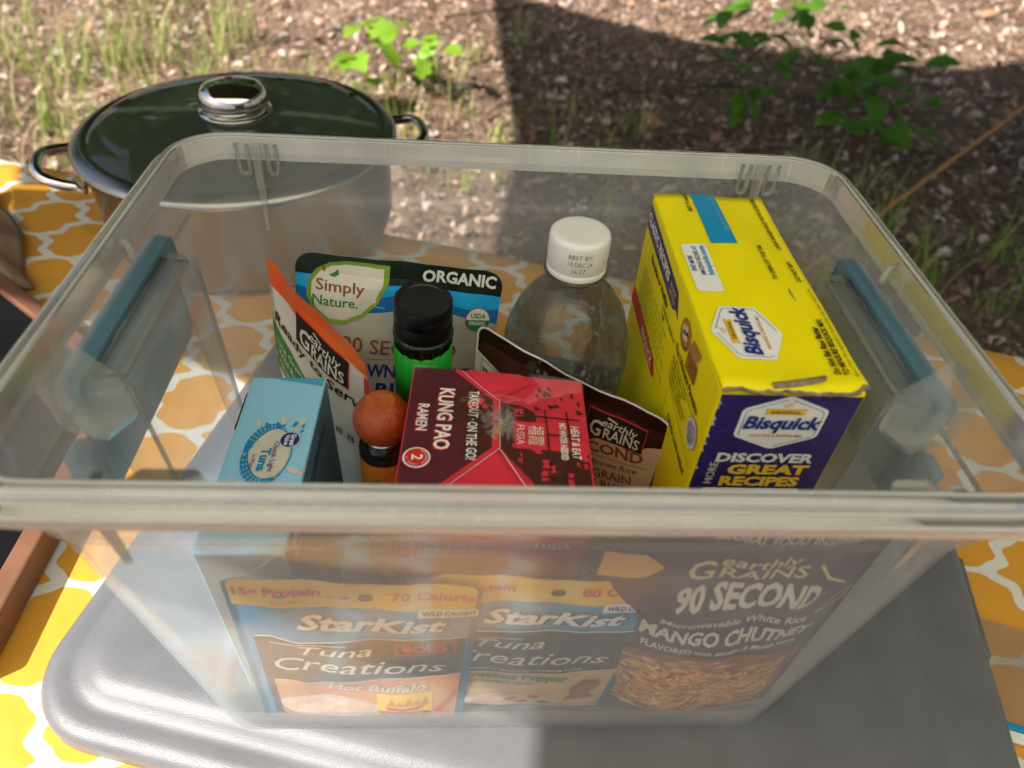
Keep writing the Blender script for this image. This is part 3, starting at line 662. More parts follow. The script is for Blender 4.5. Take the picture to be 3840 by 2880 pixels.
    for i, t in enumerate(('OUR MOST', 'DELICIOUS', 'PANCAKE', 'EVER!')): Lp.text(t, U(1.45), 20.95-.33*i, .22, NAVY, w=(.95, 1.35, 1.2, .7)[i], layer=4, bold=.02, jit=.05)
    Lp.poly([(.1, 18.2), (U(10.2), 18.0), (U(9.4), 17.2), (U(10.0), 16.9), (.1, 16.9)], REDP, 1, 'ribbon'); Lp.text('BISQUICK', U(12.2), 17.25, .6, OFFW, w=3.6, bold=.03)
    Lp.line([(U(6.0+.0), 19.4), (U(.5), 18.9)], .035, INK, 1); Lp.text('Fold for more recipes!', U(3.0), 17.9, .4, INK, w=4.4, bold=.03)
build_carton()

# ---------------------------------------------------------------- clear bottle with white cap
def build_bottle():
    root = empty('drink_bottle', (.0405, .0815, FZ)); tag(root, 'clear ribbed plastic bottle with white cap and condensation, behind the red box', 'bottle')
    def rib(a, z):
        k = max(0.0, min(1.0, (z-.13)/.02))*max(0.0, min(1.0, (.215-z)/.03)); return 1 - .022*k*max(0, math.cos(a*9))**4
    prof = [(.001, .002), (.030, .0), (.036, .004), (.0400, .015), (.0405, .06), (.0408, .120), (.0422, .140), (.0430, .155), (.0424, .168), (.0398, .181), (.0352, .193), (.0292, .203), (.0232, .2100), (.0195, .2145), (.0178, .2185), (.0176, .2215)]
    b = lathe('bottle_body', prof, PETP, root, 120, fn=rib)
    lathe('neck_ring', [(.0172, .2222), (.0197, .2220), (.0203, .2230), (.0197, .2240), (.0172, .2240)], PETP, root, 48)
    cap = lathe('cap', [(.0186, .2246), (.0188, .2252), (.0188, .2282), (.0185, .2286), (.0185, .2290), (.0187, .2294), (.0187, .2470), (.0183, .2492), (.0172, .2504), (.0150, .2508), (.0100, .2507), (.0001, .2507)], CAPW, root, 180, fn=lambda a, z: 1 + (.008*(1 if math.sin(a*60) > 0 else -1) if .230 < z < .2475 else 0))
    lathe('drink', [(.0001, .098), (.0392, .098), (.0392, .06), (.0387, .016), (.035, .006), (.0001, .005)], COLA, root, 48)
    def cyl(u, v, off): a = -math.pi/2 - .05 + u/.0187; return Vector((.0190*math.cos(a)+off*math.cos(a), (.0190+off)*math.sin(a), v))
    Pr = Print(cyl, cap, .003)
    Pr.text('BEST BY:', .0, .2420, .0030, INK, w=.0150, bold=-.012, shear=.1); Pr.text('13 DEC 24', -.0003, .2372, .0030, INK, w=.0150, bold=-.012, shear=.1); Pr.text('16:27', -.001, .2325, .0030, INK, w=.0088, bold=-.012, shear=.1)
    # condensation
    bm = bmesh.new(); rnd = random.Random(11)
    for i in range(420):
        z = rnd.uniform(.140, .214); a = rnd.gauss(-1.10, .40) if i < 300 else rnd.uniform(-2.9, .2)
        r = .001
        for k in range(len(prof)-1):
            if prof[k][1] <= z <= prof[k+1][1]: t = (z-prof[k][1])/(prof[k+1][1]-prof[k][1]); r = prof[k][0]*(1-t)+prof[k+1][0]*t
        sz = rnd.choice((.0006, .0008, .0008, .0010, .0013, .0017)); p = Vector((r*math.cos(a), r*math.sin(a), z)); nn = Vector((math.cos(a), math.sin(a), .45)).normalized()
        mtx = Matrix.Translation(p) @ nn.to_track_quat('Z', 'Y').to_matrix().to_4x4() @ Matrix.Diagonal((sz, sz*rnd.uniform(.9, 1.5), sz*.6, 1))
        bmesh.ops.create_icosphere(bm, subdivisions=1, radius=1, matrix=mtx)
    o = from_bm('condensation', bm, DROP, root, True); o['kind'] = 'stuff'
build_bottle()

# ---------------------------------------------------------------- light blue tuna carton
def fish(P, u, v, L, mat, rot=0, layer=3, name='printed_fish'):
    pts = [(-.5, 0), (-.3, .16), (0, .2), (.28, .1), (.5, .2), (.42, 0), (.5, -.2), (.28, -.1), (0, -.2), (-.3, -.16)]
    P.poly([(a*L, b2*L) for a, b2 in pts], mat, layer, name, u, v, rot)
def build_tuna():
    x0, x1, y0, y1, H = -.1630, -.1165, -.0850, .0460, .1570
    root = empty('tuna_carton', (0, 0, FZ)); tag(root, 'pale blue tuna carton standing in the left front of the bin', 'carton')
    body = bevbox('carton_body', (x0, y0, 0), (x1, y1, H), TUNAB, root, .0012)
    T = PrintCM(plane((x0, y1, H), (0, -1, 0), (1, 0, 0)), body)
    T.poly([(.05, 1.0), (.05, 4.55), (.75, 4.55)], TBRIGHT, 1, 'stripe')
    T.poly([(1.5, -.0), (4.6, -.0), (4.6, .10), (1.5, .06)], INK, 1, 'open_slot')
    T.disc(6.45, 2.42, 2.1, TBRIGHT, 1, 1.32, 'label_ring', 48); T.disc(6.47, 2.42, 1.98, OFFW, 2, 1.2, 'label_panel', 48)
    # two big fish curling round the label
    def bigfish(a0, a1, flip):
        up, lo = [], []
        for i in range(15):
            t = i/14; a = R(a0+(a1-a0)*t); w = .36*math.sin(math.pi*min(1, .12+t*.88))**.7*(1 if t < .9 else .8)
            rx, ry = 2.15, 1.35
            up.append((6.45+(rx+w*.7)*math.cos(a), 2.42+(ry+w*.6)*math.sin(a))); lo.append((6.45+(rx-w)*math.cos(a), 2.42+(ry-w)*math.sin(a)))
        pts = up+lo[::-1]; n = 15
        V = up+lo; F = [(i, i+1, n+i+1, n+i) for i in range(n-1)]
        T.put('printed_fish', V, F, TEAL if False else CYAN, layer=3)
        for k in range(2, 10):
            for q in (-.5, 0, .5):
                a = R(a0+(a1-a0)*(k/14)); rr = q*.36
                T.poly([(6.45+(2.15+rr)*math.cos(a)-.07, 2.42+(1.35+rr)*math.sin(a)), (6.45+(2.15+rr)*math.cos(a), 2.42+(1.35+rr)*math.sin(a)+.05), (6.45+(2.15+rr)*math.cos(a)+.07, 2.42+(1.35+rr)*math.sin(a)), (6.45+(2.15+rr)*math.cos(a), 2.42+(1.35+rr)*math.sin(a)-.03)], OFFW, 4, 'fish_scale')
        a = R(a0+(a1-a0)*.9); T.disc(6.45+2.12*math.cos(a), 2.42+1.33*math.sin(a), .10, OFFW, 4, name='fish_eye', n=12); T.disc(6.45+2.12*math.cos(a), 2.42+1.33*math.sin(a), .05, NAVY, 5, name='fish_eye', n=10)
        a = R(a0); cx, cy = 6.45+2.15*math.cos(a), 2.42+1.35*math.sin(a)
        T.poly([(cx, cy), (cx+.35*flip, cy+.45), (cx+.05, cy+.15), (cx-.45*flip, cy+.2)], CYAN, 3, 'fish_tail')
    bigfish(165, 285, 1); bigfish(-95, 48, -1)
    T.disc(5.45, 3.45, .62, WHITE, 5, .60, 'brand_disc', 32); T.disc(5.45, 3.45, .58, NAVY, 6, .55, 'brand_disc', 32)
    T.text('Great', 5.47, 3.50, .27, WHITE, w=.92, layer=7, bold=.035); T.text('Value', 5.5, 3.18, .25, WHITE, w=.8, layer=7, bold=.03)
    T.text('Chunk Light', 6.7, 2.62, .30, NAVY, w=2.3, layer=4, bold=.005); T.text('Tuna', 6.95, 2.02, .50, CYAN, w=1.7, layer=4, bold=.04); T.text('in Water', 7.15, 1.55, .25, NAVY, w=1.2, layer=4, bold=.0)
    for (u, v, L, r) in ((4.05, 1.35, .75, 15), (3.85, 2.75, .75, 20), (3.95, 3.9, .85, -20), (7.75, 4.15, 1.1, 65)): fish(T, u, v, L, OFFW, r)
    for (u, v, L, r) in ((4.3, 1.9, .6, 25), (4.2, 2.5, .5, 25), (4.15, 3.5, .5, -25), (4.3, 4.0, .35, -20), (4.7, 4.0, .35, -30)): fish(T, u, v, L, CYAN, r)
    for (u, v, r) in ((3.7, 3.35, .12), (4.55, 3.65, .16), (4.4, 3.9, .08), (8.4, .75, .16), (8.6, 1.2, .1), (8.55, 3.6, .1)): T.disc(u, v, r, OFFW, 2, name='bubble', n=14)
    S = PrintCM(plane((x1, y0, 0), (0, 1, 0), (0, 0, 1)), body)
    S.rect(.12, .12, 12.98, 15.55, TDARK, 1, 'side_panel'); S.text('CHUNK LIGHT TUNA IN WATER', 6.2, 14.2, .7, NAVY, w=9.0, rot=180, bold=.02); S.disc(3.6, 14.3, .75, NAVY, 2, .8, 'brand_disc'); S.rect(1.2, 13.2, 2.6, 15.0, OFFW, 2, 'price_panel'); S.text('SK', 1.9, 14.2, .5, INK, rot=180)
    Fr = PrintCM(plane((x0, y0, 0), (1, 0, 0), (0, 0, 1)), body); Fr.rect(.12, .12, 4.5, 15.5, TUNAG, 1, 'end_panel')
build_tuna()

# ---------------------------------------------------------------- red noodle box
def build_red():
    H = .1870; top = [(-.0580, .0270), (.0425, .0170), (.0415, -.0790), (-.0620, -.0775)]; bot = [(-.050, .018), (.036, .012), (.035, -.070), (-.053, -.069)]
    root = empty('noodle_box', (0, 0, FZ)); tag(root, 'red and maroon noodle box in torn clear wrap at the centre of the bin', 'box')
    V = [(x, y, 0) for x, y in bot]+[(x, y, H) for x, y in top]; F = [(0, 1, 2, 3), (7, 6, 5, 4), (0, 4, 5, 1), (1, 5, 6, 2), (2, 6, 7, 3), (3, 7, 4, 0)]
    b = obj('box_body', V, F, RED, root); bv = b.modifiers.new('b', 'BEVEL'); bv.width = .0012; bv.segments = 2
    o = Vector((-.0580, .0270, H)); a3 = Vector((-.0620, -.0775, H)); c3 = Vector((.0425, .0170, H)); e3 = Vector((.0415, -.0790, H))
    W_, L_ = 10.05, 10.45
    def q(u, v, off):
        s, t = u/(L_*cm), v/(W_*cm); p = o*(1-s)*(1-t)+a3*s*(1-t)+c3*(1-s)*t+e3*s*t; return p + Vector((0, 0, off + .0012*math.exp(-((s-.45)**2+(t-.5)**2)*14)))
    T = PrintCM(q, b, .7)
    T.poly([(.1, .1), (.1, 2.5), (2.5, 4.85), (6.4, 4.85), (10.4, 1.0), (10.4, .1)], MAROON, 1, 'maroon_panel')
    T.poly([(2.0, 2.6), (4.2, 2.2), (5.2, 3.4), (6.6, 3.0), (7.4, 3.85), (6.4, 4.85), (2.5, 4.85), (1.2, 3.6)], DBROWN, 2, 'brown_panel')
    # dark temple pattern on the right flap
    T.poly([(2.6, 5.25), (6.3, 5.25), (8.6, 6.9), (10.3, 7.4), (10.3, 9.9), (6.3, 9.9), (6.2, 7.4), (3.3, 7.2), (2.8, 6.4)], DBROWN, 1, 'brown_panel')
    rnd = random.Random(9)
    for i in range(34):
        u = rnd.uniform(3.0, 9.8); v = rnd.uniform(5.5, 9.7); a = rnd.uniform(.3, 1.1); h = rnd.uniform(.12, .45)
        if v < 5.4+max(0, (u-6.3))*.75: continue
        T.poly([(u, v), (u+a*.5, v+rnd.uniform(-.1, .25)), (u+a, v+rnd.uniform(0, .2)), (u+a*.9, v+h), (u+a*.4, v+h*.7), (u, v+h)], RED, 2, 'print_patch')
    for i in range(16):
        u = rnd.uniform(.8, 3.0); v = rnd.uniform(7.0, 9.6); T.poly([(u, v), (u+rnd.uniform(.1, .5), v+.1), (u+rnd.uniform(.2, .4), v+rnd.uniform(.15, .5)), (u+.05, v+.2)], DBROWN, 2, 'print_patch')
    for (v) in (5.9, 6.6, 7.7, 8.9): T.line([(3.0, v), (7.5, v+.15)], .10, DBROWN, 3)
    for u in (3.6, 5.0, 6.9, 8.2): T.line([(u, 5.6+max(0, u-6.3)*.8), (u+.1, 9.6)], .12, DBROWN, 3)
    T.poly([(4.2, 5.9), (6.3, 6.0), (6.3, 7.7), (4.2, 7.7)], RED, 4, 'name_panel')
    T.text('FUSIA', 5.25, 6.1, .42, OFFW, w=1.55, layer=5, bold=.0); T.text('\u798f\u971e', 5.25, 6.78, .66, OFFW, w=1.55, layer=5, bold=.0)
    T.text('HEAT & EAT', 5.5, 9.05, .42, WHITE, w=2.6, bold=.02, shear=.15, jit=.05); T.text('NO WATER NEEDED', 5.5, 8.45, .34, WHITE, w=2.9, bold=.03)
    # folds: red borders of the tucked flaps
    T.poly([(.1, 3.1), (2.45, 5.05), (.9, 6.9), (.1, 6.4)], RED, 4, 'tuck_flap'); T.poly([(6.6, 5.0), (10.4, 1.6), (10.4, 7.0)], RED, 4, 'tuck_flap')
    T.line([(.1, 2.6), (2.5, 4.95), (6.4, 4.95), (10.4, 1.1)], .34, RED, 3); T.line([(.2, 2.9), (2.55, 5.05)], .03, WHITE, 5); T.line([(6.5, 5.1), (10.3, 1.5)], .03, WHITE, 5); T.line([(6.4, 5.1), (6.6, 5.3), (10.3, 7.2)], .04, WHITE, 5); T.line([(2.5, 5.15), (6.4, 5.2)], .03, WHITE, 5)
    T.text('KUNG PAO', 4.25, 1.72, .80, REDP, w=4.9, bold=.05, jit=.05, layer=3); T.text('KUNG PAO', 4.22, 1.76, .80, WHITE, w=4.85, bold=.025, jit=.05, layer=4)
    T.text('RAMEN', 4.3, .62, .58, REDP, w=2.15, bold=.045, jit=.05, layer=3); T.text('RAMEN', 4.28, .65, .58, WHITE, w=2.12, bold=.02, jit=.05, layer=4)
    T.text('TAKEOUT \u00b7 ON THE GO!', 4.6, 3.45, .52, WHITE, w=5.4, bold=.02, shear=.08, jit=.07, layer=4)
    T.disc(7.25, .92, .72, WHITE, 3, name='badge', n=36); T.disc(7.25, .92, .62, REDP, 4, name='badge', n=36); T.text('2', 7.25, .68, .55, WHITE, w=.42, layer=5, bold=.02)
    for i, (c, a) in enumerate(zip('microwave ready in', [150-i*14 for i in range(18)])):
        if c != ' ': T.text(c, 7.25+.47*math.cos(R(a)), .92+.47*math.sin(R(a)), .10, WHITE, rot=a-90, layer=5, bold=.03)
    for i in range(8):
        s, t = rnd.uniform(2.2, 3.2), rnd.uniform(3.2, 4.4); T.poly([(s, t), (s+.3, t-.1), (s+.5, t+.15), (s+.2, t+.3)], RED, 3, 'splash')
    # front panel
    n0 = Vector((-.0620, -.0775, H)); n1 = Vector((.0415, -.0790, H)); b0 = Vector((-.053, -.069, 0)); b1 = Vector((.035, -.070, 0)); nrm = (n1-n0).cross(n0-b0).normalized()
    Fp = PrintCM(lambda u, v, off: (b0*(1-u*100/10.35)+b1*(u*100/10.35))*(1-v*100/18.7) + (n0*(1-u*100/10.35)+n1*(u*100/10.35))*(v*100/18.7) + Vector((0, -1, 0))*off, b)
    Fp.rect(.1, .1, 10.2, 18.5, pmat('box_front_red', (0.74, 0.07, 0.11), 0.45, spec=0.2), 1, 'front_panel'); Fp.poly([(.1, 18.4), (1.9, 18.4), (3.6, 16.2), (4.6, 14.0), (7.0, 12.6), (10.2, 12.2), (10.2, 10.5), (.1, 9.5)], PINK, 2, 'dark_red_panel')
    Fp.text('COOKING', 1.7, 17.4, .48, OFFW, w=2.4, bold=.04); Fp.text('INSTRUCTIONS', 2.3, 16.7, .48, OFFW, w=3.6, bold=.04)
    for i, t in enumerate(('1. Empty noodles into box', 'and separate', '2. Add sauce and stir', '3. Cover noodles, microwave')): Fp.text(t, .6, 16.0-.6*i, .34, OFFW, w=3.8 if i != 1 else 1.7, bold=.0, anchor='l')
    Fp.text('FUSIA', 8.4, 15.2, .6, OFFW, w=2.0)
    # torn clear wrap over the top
    V, F = [], []; n = 26; rnd = random.Random(21)
    for i in range(n+1):
        for j in range(n+1):
            s, t = i/n, j/n; p = q(s*L_*cm, t*W_*cm, .0007); d = math.hypot((s-.42), (t-.5)); k = math.exp(-d*d*40)
            edge = min(s, 1-s, t, 1-t); z = .0003*(1+math.sin(s*17+t*6)) + rnd.uniform(0, .004)*k + .0012*math.exp(-((s-.02)/.08)**2)*math.sin(t*math.pi)
            V.append((p.x+rnd.uniform(-1, 1)*.002*k, p.y+rnd.uniform(-1, 1)*.002*k, p.z+z))
    for i in range(n):
        for j in range(n):
            if abs(i-10) < 2 and abs(j-14) < 3: continue
            F.append((i*(n+1)+j, i*(n+1)+j+1, (i+1)*(n+1)+j+1, (i+1)*(n+1)+j))
    obj('clear_wrap', V, F, FILM, root, True)
    V, F = [], []; c0 = q(4.55*cm, 5.2*cm, .001)
    for i in range(46):
        a = rnd.uniform(0, 6.283); r = rnd.uniform(.003, .013)*(1.5 if i % 5 == 0 else 1); w = rnd.uniform(.0006, .0030); o = len(V); d = Vector((math.cos(a)*.8, math.sin(a), 0)); e = Vector((-math.sin(a), math.cos(a), rnd.uniform(-.8, .8))).normalized()
        V += [c0+Vector((rnd.uniform(-.003, .003), rnd.uniform(-.004, .004), rnd.uniform(.0005, .004))), c0+d*r+e*w+Vector((0, 0, rnd.uniform(.0006, .003))), c0+d*r*1.15-e*w+Vector((0, 0, rnd.uniform(.0004, .002)))]; F.append((o, o+1, o+2))
    obj('wrap_crumple', V, F, WRAP, root, False)['kind'] = 'stuff'
build_red()

# ---------------------------------------------------------------- pouches
class Pouch:
    def __init__(s, name, label, w, h, T, mat, M, curve=None, shear=0.0, top=0.009, group=None, step=0.8, tb=0.6, wr=0.0009, bottom=0.55, edgemat=None):
        s.w, s.h, s.T, s.sh, s.top, s.curve, s.wr, s.bt = w, h, T, shear, top, curve or (lambda u, v: 0.0), wr, bottom
        s.root = empty(name); s.root.matrix_world = M; tag(s.root, label, 'pouch', group); s.ph = sum(map(ord, name)) % 7 + w*100
        V, F = [], []; nu, nv = 34, 46
        for side in (1, -1):
            for j in range(nv+1):
                v = h*j/nv; hw = s.hw(v)
                for i in range(nu+1):
                    u = (2*i/nu-1)*hw; V.append(s.f(u, v, 0, side*(1 if side > 0 else tb)))
        n = nu+1; m = n*(nv+1)
        for j in range(nv):
            for i in range(nu):
                a = j*n+i; F.append((a, a+1, a+n+1, a+n)); F.append((m+a, m+a+n, m+a+n+1, m+a+1))
        s.body = obj('pouch_body', V, F, mat, s.root, True)
        s.P = PrintCM(lambda u, v, off: s.f(u, v, off+.0001, 1), s.body, step)
    def hw(s, v):
        r = s.top; d = v-(s.h-r)
        return s.w/2 - (r - math.sqrt(max(0, r*r-d*d)) if d > 0 else 0)
    def f(s, u, v, off, side):
        a = min(1, abs(2*u/s.w)); t = min(1, max(0, v/s.h)); t0 = max(0, t-.02)
        g = min(1, t0/.10)**.6*max(0, 1-t/.93)**s.bt; sd = max(0, 1-(a/.94)**2.6)
        b2 = s.T*g*sd*abs(side)
        wv = s.wr*(math.sin(u*95+v*60+s.ph)+.7*math.sin(v*140-u*50+s.ph*2)+.6*math.sin(u*210+s.ph))*min(1, sd+.2)
        y = (-b2 if side > 0 else b2) + s.curve(u, v) + wv - off
        return Vector((u, y, v - s.sh*u))
def standing(x, y, z, yaw=0, lean=0, roll=0):
    return Matrix.Translation((x, y, z)) @ Matrix.Rotation(R(yaw), 4, 'Z') @ Matrix.Rotation(R(lean), 4, 'X') @ Matrix.Rotation(R(roll), 4, 'Y')
def panel(p, v0, v1, mat, layer=1, name='printed_panel', mrg=0.0, slope=0.0):
    """full-width band between v0 and v1 (cm), following rounded top corners"""
    n = 24; hw = p.w*50; pts = []
    for i in range(n+1):
        u = -hw+2*hw*i/n; pts.append((max(-hw+mrg, min(hw-mrg, u)), v0 + slope*(u/hw)))
    k = []
    top = min(v1, p.h*100)
    for i in range(9):
        v = top - p.top*100*(1-i/8) if v1 >= p.h*100 else top
        if v1 >= p.h*100: k.append((p.hw(v*cm)*100-mrg, v-.01))
    if not k: k = [(hw-mrg, v1+slope)]
    right = [(x, max(y, v0+slope)) for x, y in k]; left = [(-x, (y if v1 >= p.h*100 else v1-slope)) for x, y in k][::-1]
    p.P.poly(pts+right+left, mat, layer, name)
def earthly(P, u, v, w, rot=0, sh=0, arcless=True, layer=2):
    h = w*.52
    P.poly([(a+sh*b2, b2) for a, b2 in [(-w/2, -h/2), (w/2, -h/2), (w/2, h/2), (-w/2, h/2)]], REDP, layer, 'logo_border', u, v, rot); P.poly([(a+sh*b2, b2) for a, b2 in [(-w*.485, -h*.465), (w*.485, -h*.465), (w*.485, h*.465), (-w*.485, h*.465)]], INK, layer+1, 'logo_panel', u, v, rot)
    c, s = math.cos(R(rot)), math.sin(R(rot))
    def T(t, du, dv, cap, ww, **k): P.text(t, u+du*c-dv*s, v+du*s+dv*c, cap, OFFW, w=ww, rot=rot, layer=layer+2, **k)
    T('earthly', w*.06, h*.05, h*.26, w*.58, bold=.01, shear=.12, jit=.05); T('G', -w*.30, -h*.38, h*.55, w*.22, bold=.02); T('RAINS', w*.13, -h*.38, h*.38, w*.60, bold=.02)
    for k in range(5): P.disc(u+(-w*.14+k*w*.035)*c-(h*.36-k*h*.02)*s, v+(-w*.14+k*w*.035)*s+(h*.36-k*h*.02)*c, w*.018, OFFW, layer+2, name='grain_dot', n=8)

# back pouch with the green leaf logo
def build_sn():
    p = Pouch('rice_pouch', 'black-topped organic rice pouch with white leaf logo against the back wall', .1400, .205, .014, GREY, standing(-.0925, .0800, .004, 0, -10, 5.8), curve=lambda u, v: .003*math.sin(u*30), top=.012)
    P = p.P; H = 20.5
    panel(p, H-4.4, H-1.6, BLUE, 1); 
    def wave(u, a, b2): return a + b2*math.sin(u*.55+1.0)
    n = 28; top = [(-7+14*i/n, H-1.45+.12*math.sin(i*.6)) for i in range(n+1)]
    P.put('sky_band', [(-7+14*i/n, H-2.7+.35*math.sin(i*.35+2.4)) for i in range(n+1)]+top, [(i, i+1, n+2+i, n+1+i) for i in range(n)], BLUE2, layer=2)
    P.put('grey_band', [(-7+14*i/n, H-4.5) for i in range(n+1)]+[(-7+14*i/n, H-3.75-.35*math.sin(i*.25+.2)) for i in range(n+1)], [(i, i+1, n+2+i, n+1+i) for i in range(n)], GREY, layer=2)
    panel(p, H-1.7, H, DARKGR, 3, slope=-.15)
    def leafp(k, du=0, dv=0): 
        pts = [(-.72+du, H-.45+dv)]
        base = [(6.25, -.38), (6.25, -1.6), (5.6, -3.1), (4.6, -4.3), (3.4, -4.95), (2.2, -4.9), (1.2, -4.2), (.75, -3.1), (.8, -2.0), (1.4, -1.1), (2.3, -.55), (3.3, -.32), (4.8, -.30)]
        cx, cy = 3.3, -2.5; return [(-7+cx+(a-cx)*k, H+cy+(b2-cy)*k) for a, b2 in base]
    P.poly(leafp(1), LEAFG, 4, 'leaf_logo'); P.poly(leafp(.88), OFFW, 5, 'leaf_logo')
    P.text('Simply', -7+3.0, H-2.55, .78, BROWN, w=3.3, layer=6, bold=.012); P.text('Nature.', -7+2.7, H-3.65, .72, GREEN, w=3.2, layer=6, bold=.012)
    P.poly([(-7+2.2, H-1.45), (-7+2.55, H-1.25), (-7+2.85, H-.95), (-7+2.9, H-1.35), (-7+2.6, H-1.55)], GREEN, 6, 'leaf_mark'); P.poly([(-7+1.9, H-1.3), (-7+1.75, H-1.0), (-7+1.8, H-.8), (-7+2.05, H-1.05)], BROWN, 6, 'leaf_mark')
    P.text('ORGANIC', -7+11.0, H-1.28, .85, WHITE, w=5.1, layer=5, bold=.035, arc=.08)
    P.disc(-7+12.6, H-3.75, .88, BROWN, 4, .95, 'organic_seal', 36); P.disc(-7+12.6, H-3.75, .82, WHITE, 5, .89, 'organic_seal', 36)
    P.poly([(-7+12.6+.82*math.cos(R(a)), H-3.75+.89*math.sin(R(a))) for a in range(180, 361, 12)], GREEN, 6, 'organic_seal'); P.text('USDA', -7+12.6, H-3.6, .36, GREEN, w=1.05, layer=6, bold=.03); P.text('ORGANIC', -7+12.6, H-4.12, .27, WHITE, w=1.2, layer=7, bold=.03)
    P.text('90 SECOND', -7+7.3, H-7.0, 1.15, BROWN, w=8.2, layer=3, bold=.01); P.line([(-7+5.0, H-7.45), (-7+10.2, H-7.35)], .05, BROWN, 3)
    P.text('BROWN & WHEAT', -7+7.7, H-8.9, 1.0, NAVY, w=9.6, layer=3, bold=.03); P.text('RICE', -7+7.5, H-10.4, 1.0, NAVY, w=3.5, layer=3, bold=.03)
    P.line([(-7+5.2, H-3.0), (-7+5.5, H-3.3), (-7+6.1, H-3.4)], .04, WHITE, 4); P.disc(-7+5.35, H-2.85, .12, WHITE, 4, .2, 'leaf_mark', 12)
build_sn()
# orange topped pouch at the left
def build_rts():
    p = Pouch('ready_rice_pouch', 'orange-topped rice pouch with green stripe leaning behind the blue carton', .090, .186, .009, OFFW, standing(-.1372, .0850, .0030, -37, -3, 3), curve=lambda u, v: -.006*math.cos(u*22), shear=.46, top=.010)
    P = p.P; H = 18.6
    panel(p, H-1.9, H, ORP, 1, 'orange_band', slope=.55)
    earthly(P, .75, H-2.8, 4.6, 0)
    P.text('Ready to Serve', .1, H-5.1, .85, INK, w=8.7, layer=2, bold=.02, shear=.14)
    P.poly([(-4.6, H-5.5), (-2.0, H-6.4), (1.0, H-8.0), (1.6, H-9.8), (-4.6, H-9.8)], GREEN, 1, 'green_band')
    P.text('Long Grain &', -2.45, H-7.2, .5, OFFW, w=4.0, layer=2); P.text('Wild Rice', -2.7, H-8.1, .5, OFFW, w=3.0, layer=2); P.text('WITH HERBS', -3.2, H-9.0, .4, OFFW, w=3.0, layer=2)
    P.text('8.8', 2.8, H-8.8, .7, INK, w=1.5, layer=3)
    P.rect(4.25, 0.3, 4.68, H-1.6, REDP, 1, 'red_edge')
build_rts()
# dark brown pouch behind the red box
def build_dark():
    p0, p1 = Vector((-.025, .075, 0)), Vector((.0905, -.0160, 0)); c = (p0+p1)/2; w = (p1-p0).length; yaw = math.degrees(math.atan2(p1.y-p0.y, p1.x-p0.x))
    p = Pouch('brown_rice_pouch', 'dark brown rice pouch with white edge between the red box and the bottle', w, .1790, .010, PBROWN, standing(c.x, c.y, .003, yaw, -3, 0), curve=lambda u, v: -.005*math.cos(u*20), top=.010, tb=0.15)
    P = p.P; H = 17.9; hw = w*50
    outl = []
    for i in range(9):
        v = p.h-p.top*(1-i/8); outl.append((p.hw(v)*100-.05, v*100-.05))
    P.line([(hw-.06, 2), (hw-.06, H-1.2)]+outl+[(-a, b2) for a, b2 in outl[::-1]]+[(-hw+.06, H-1.2), (-hw+.06, 2)], .16, WHITE, 1, name='white_edge')
    P.poly([(2.2, 2), (hw-.3, 2), (hw-.3, H-2.3), (6.2, H-2.7), (5.2, H-3.5), (3.4, H-3.1), (2.2, H-4.2), (.5, H-5.2), (0, 2)], TANB, 1, 'sack_picture')
    P.poly([(-hw+.15, 2), (-hw+.15, H-2.3), (-hw+1.2, H-2.6), (-hw+3.4, H-3.3), (-hw+3.4, 2)], OFFW, 1, 'nutrition_panel'); P.rect(-hw+.6, 3, -hw+3.2, H-3.2, OFFW, 2); P.text('Nutrition', -hw+1.85, H-3.75, .42, INK, w=2.2, layer=3, bold=.04); P.text('1.5 servings', -hw+1.85, H-4.25, .26, INK, w=2.0, layer=3)
    P.line([(-hw+.6, 3), (-hw+.6, H-2.75), (-hw+3.2, H-3.2)], .05, INK, 3)
    earthly(P, 4.05, H-2.35, 3.9, 0)
    P.text('90 SECOND', 3.1, H-4.55, .82, BROWN, w=6.4, layer=3, bold=.03, rot=8); P.line([(1.2, H-5.1), (6.6, H-4.4)], .05, BROWN, 3)
    P.text('Microwavable Brown Rice', 2.7, H-5.75, .42, INK, w=6.9, layer=3, shear=.15, rot=12); P.text('WHOLE GRAIN', 3.0, H-6.7, .66, BROWN, w=6.2, layer=3, bold=.01, rot=13); P.text('BROWN RICE', 3.2, H-7.6, .66, BROWN, w=5.6, layer=3, bold=.01, rot=13)
build_dark()
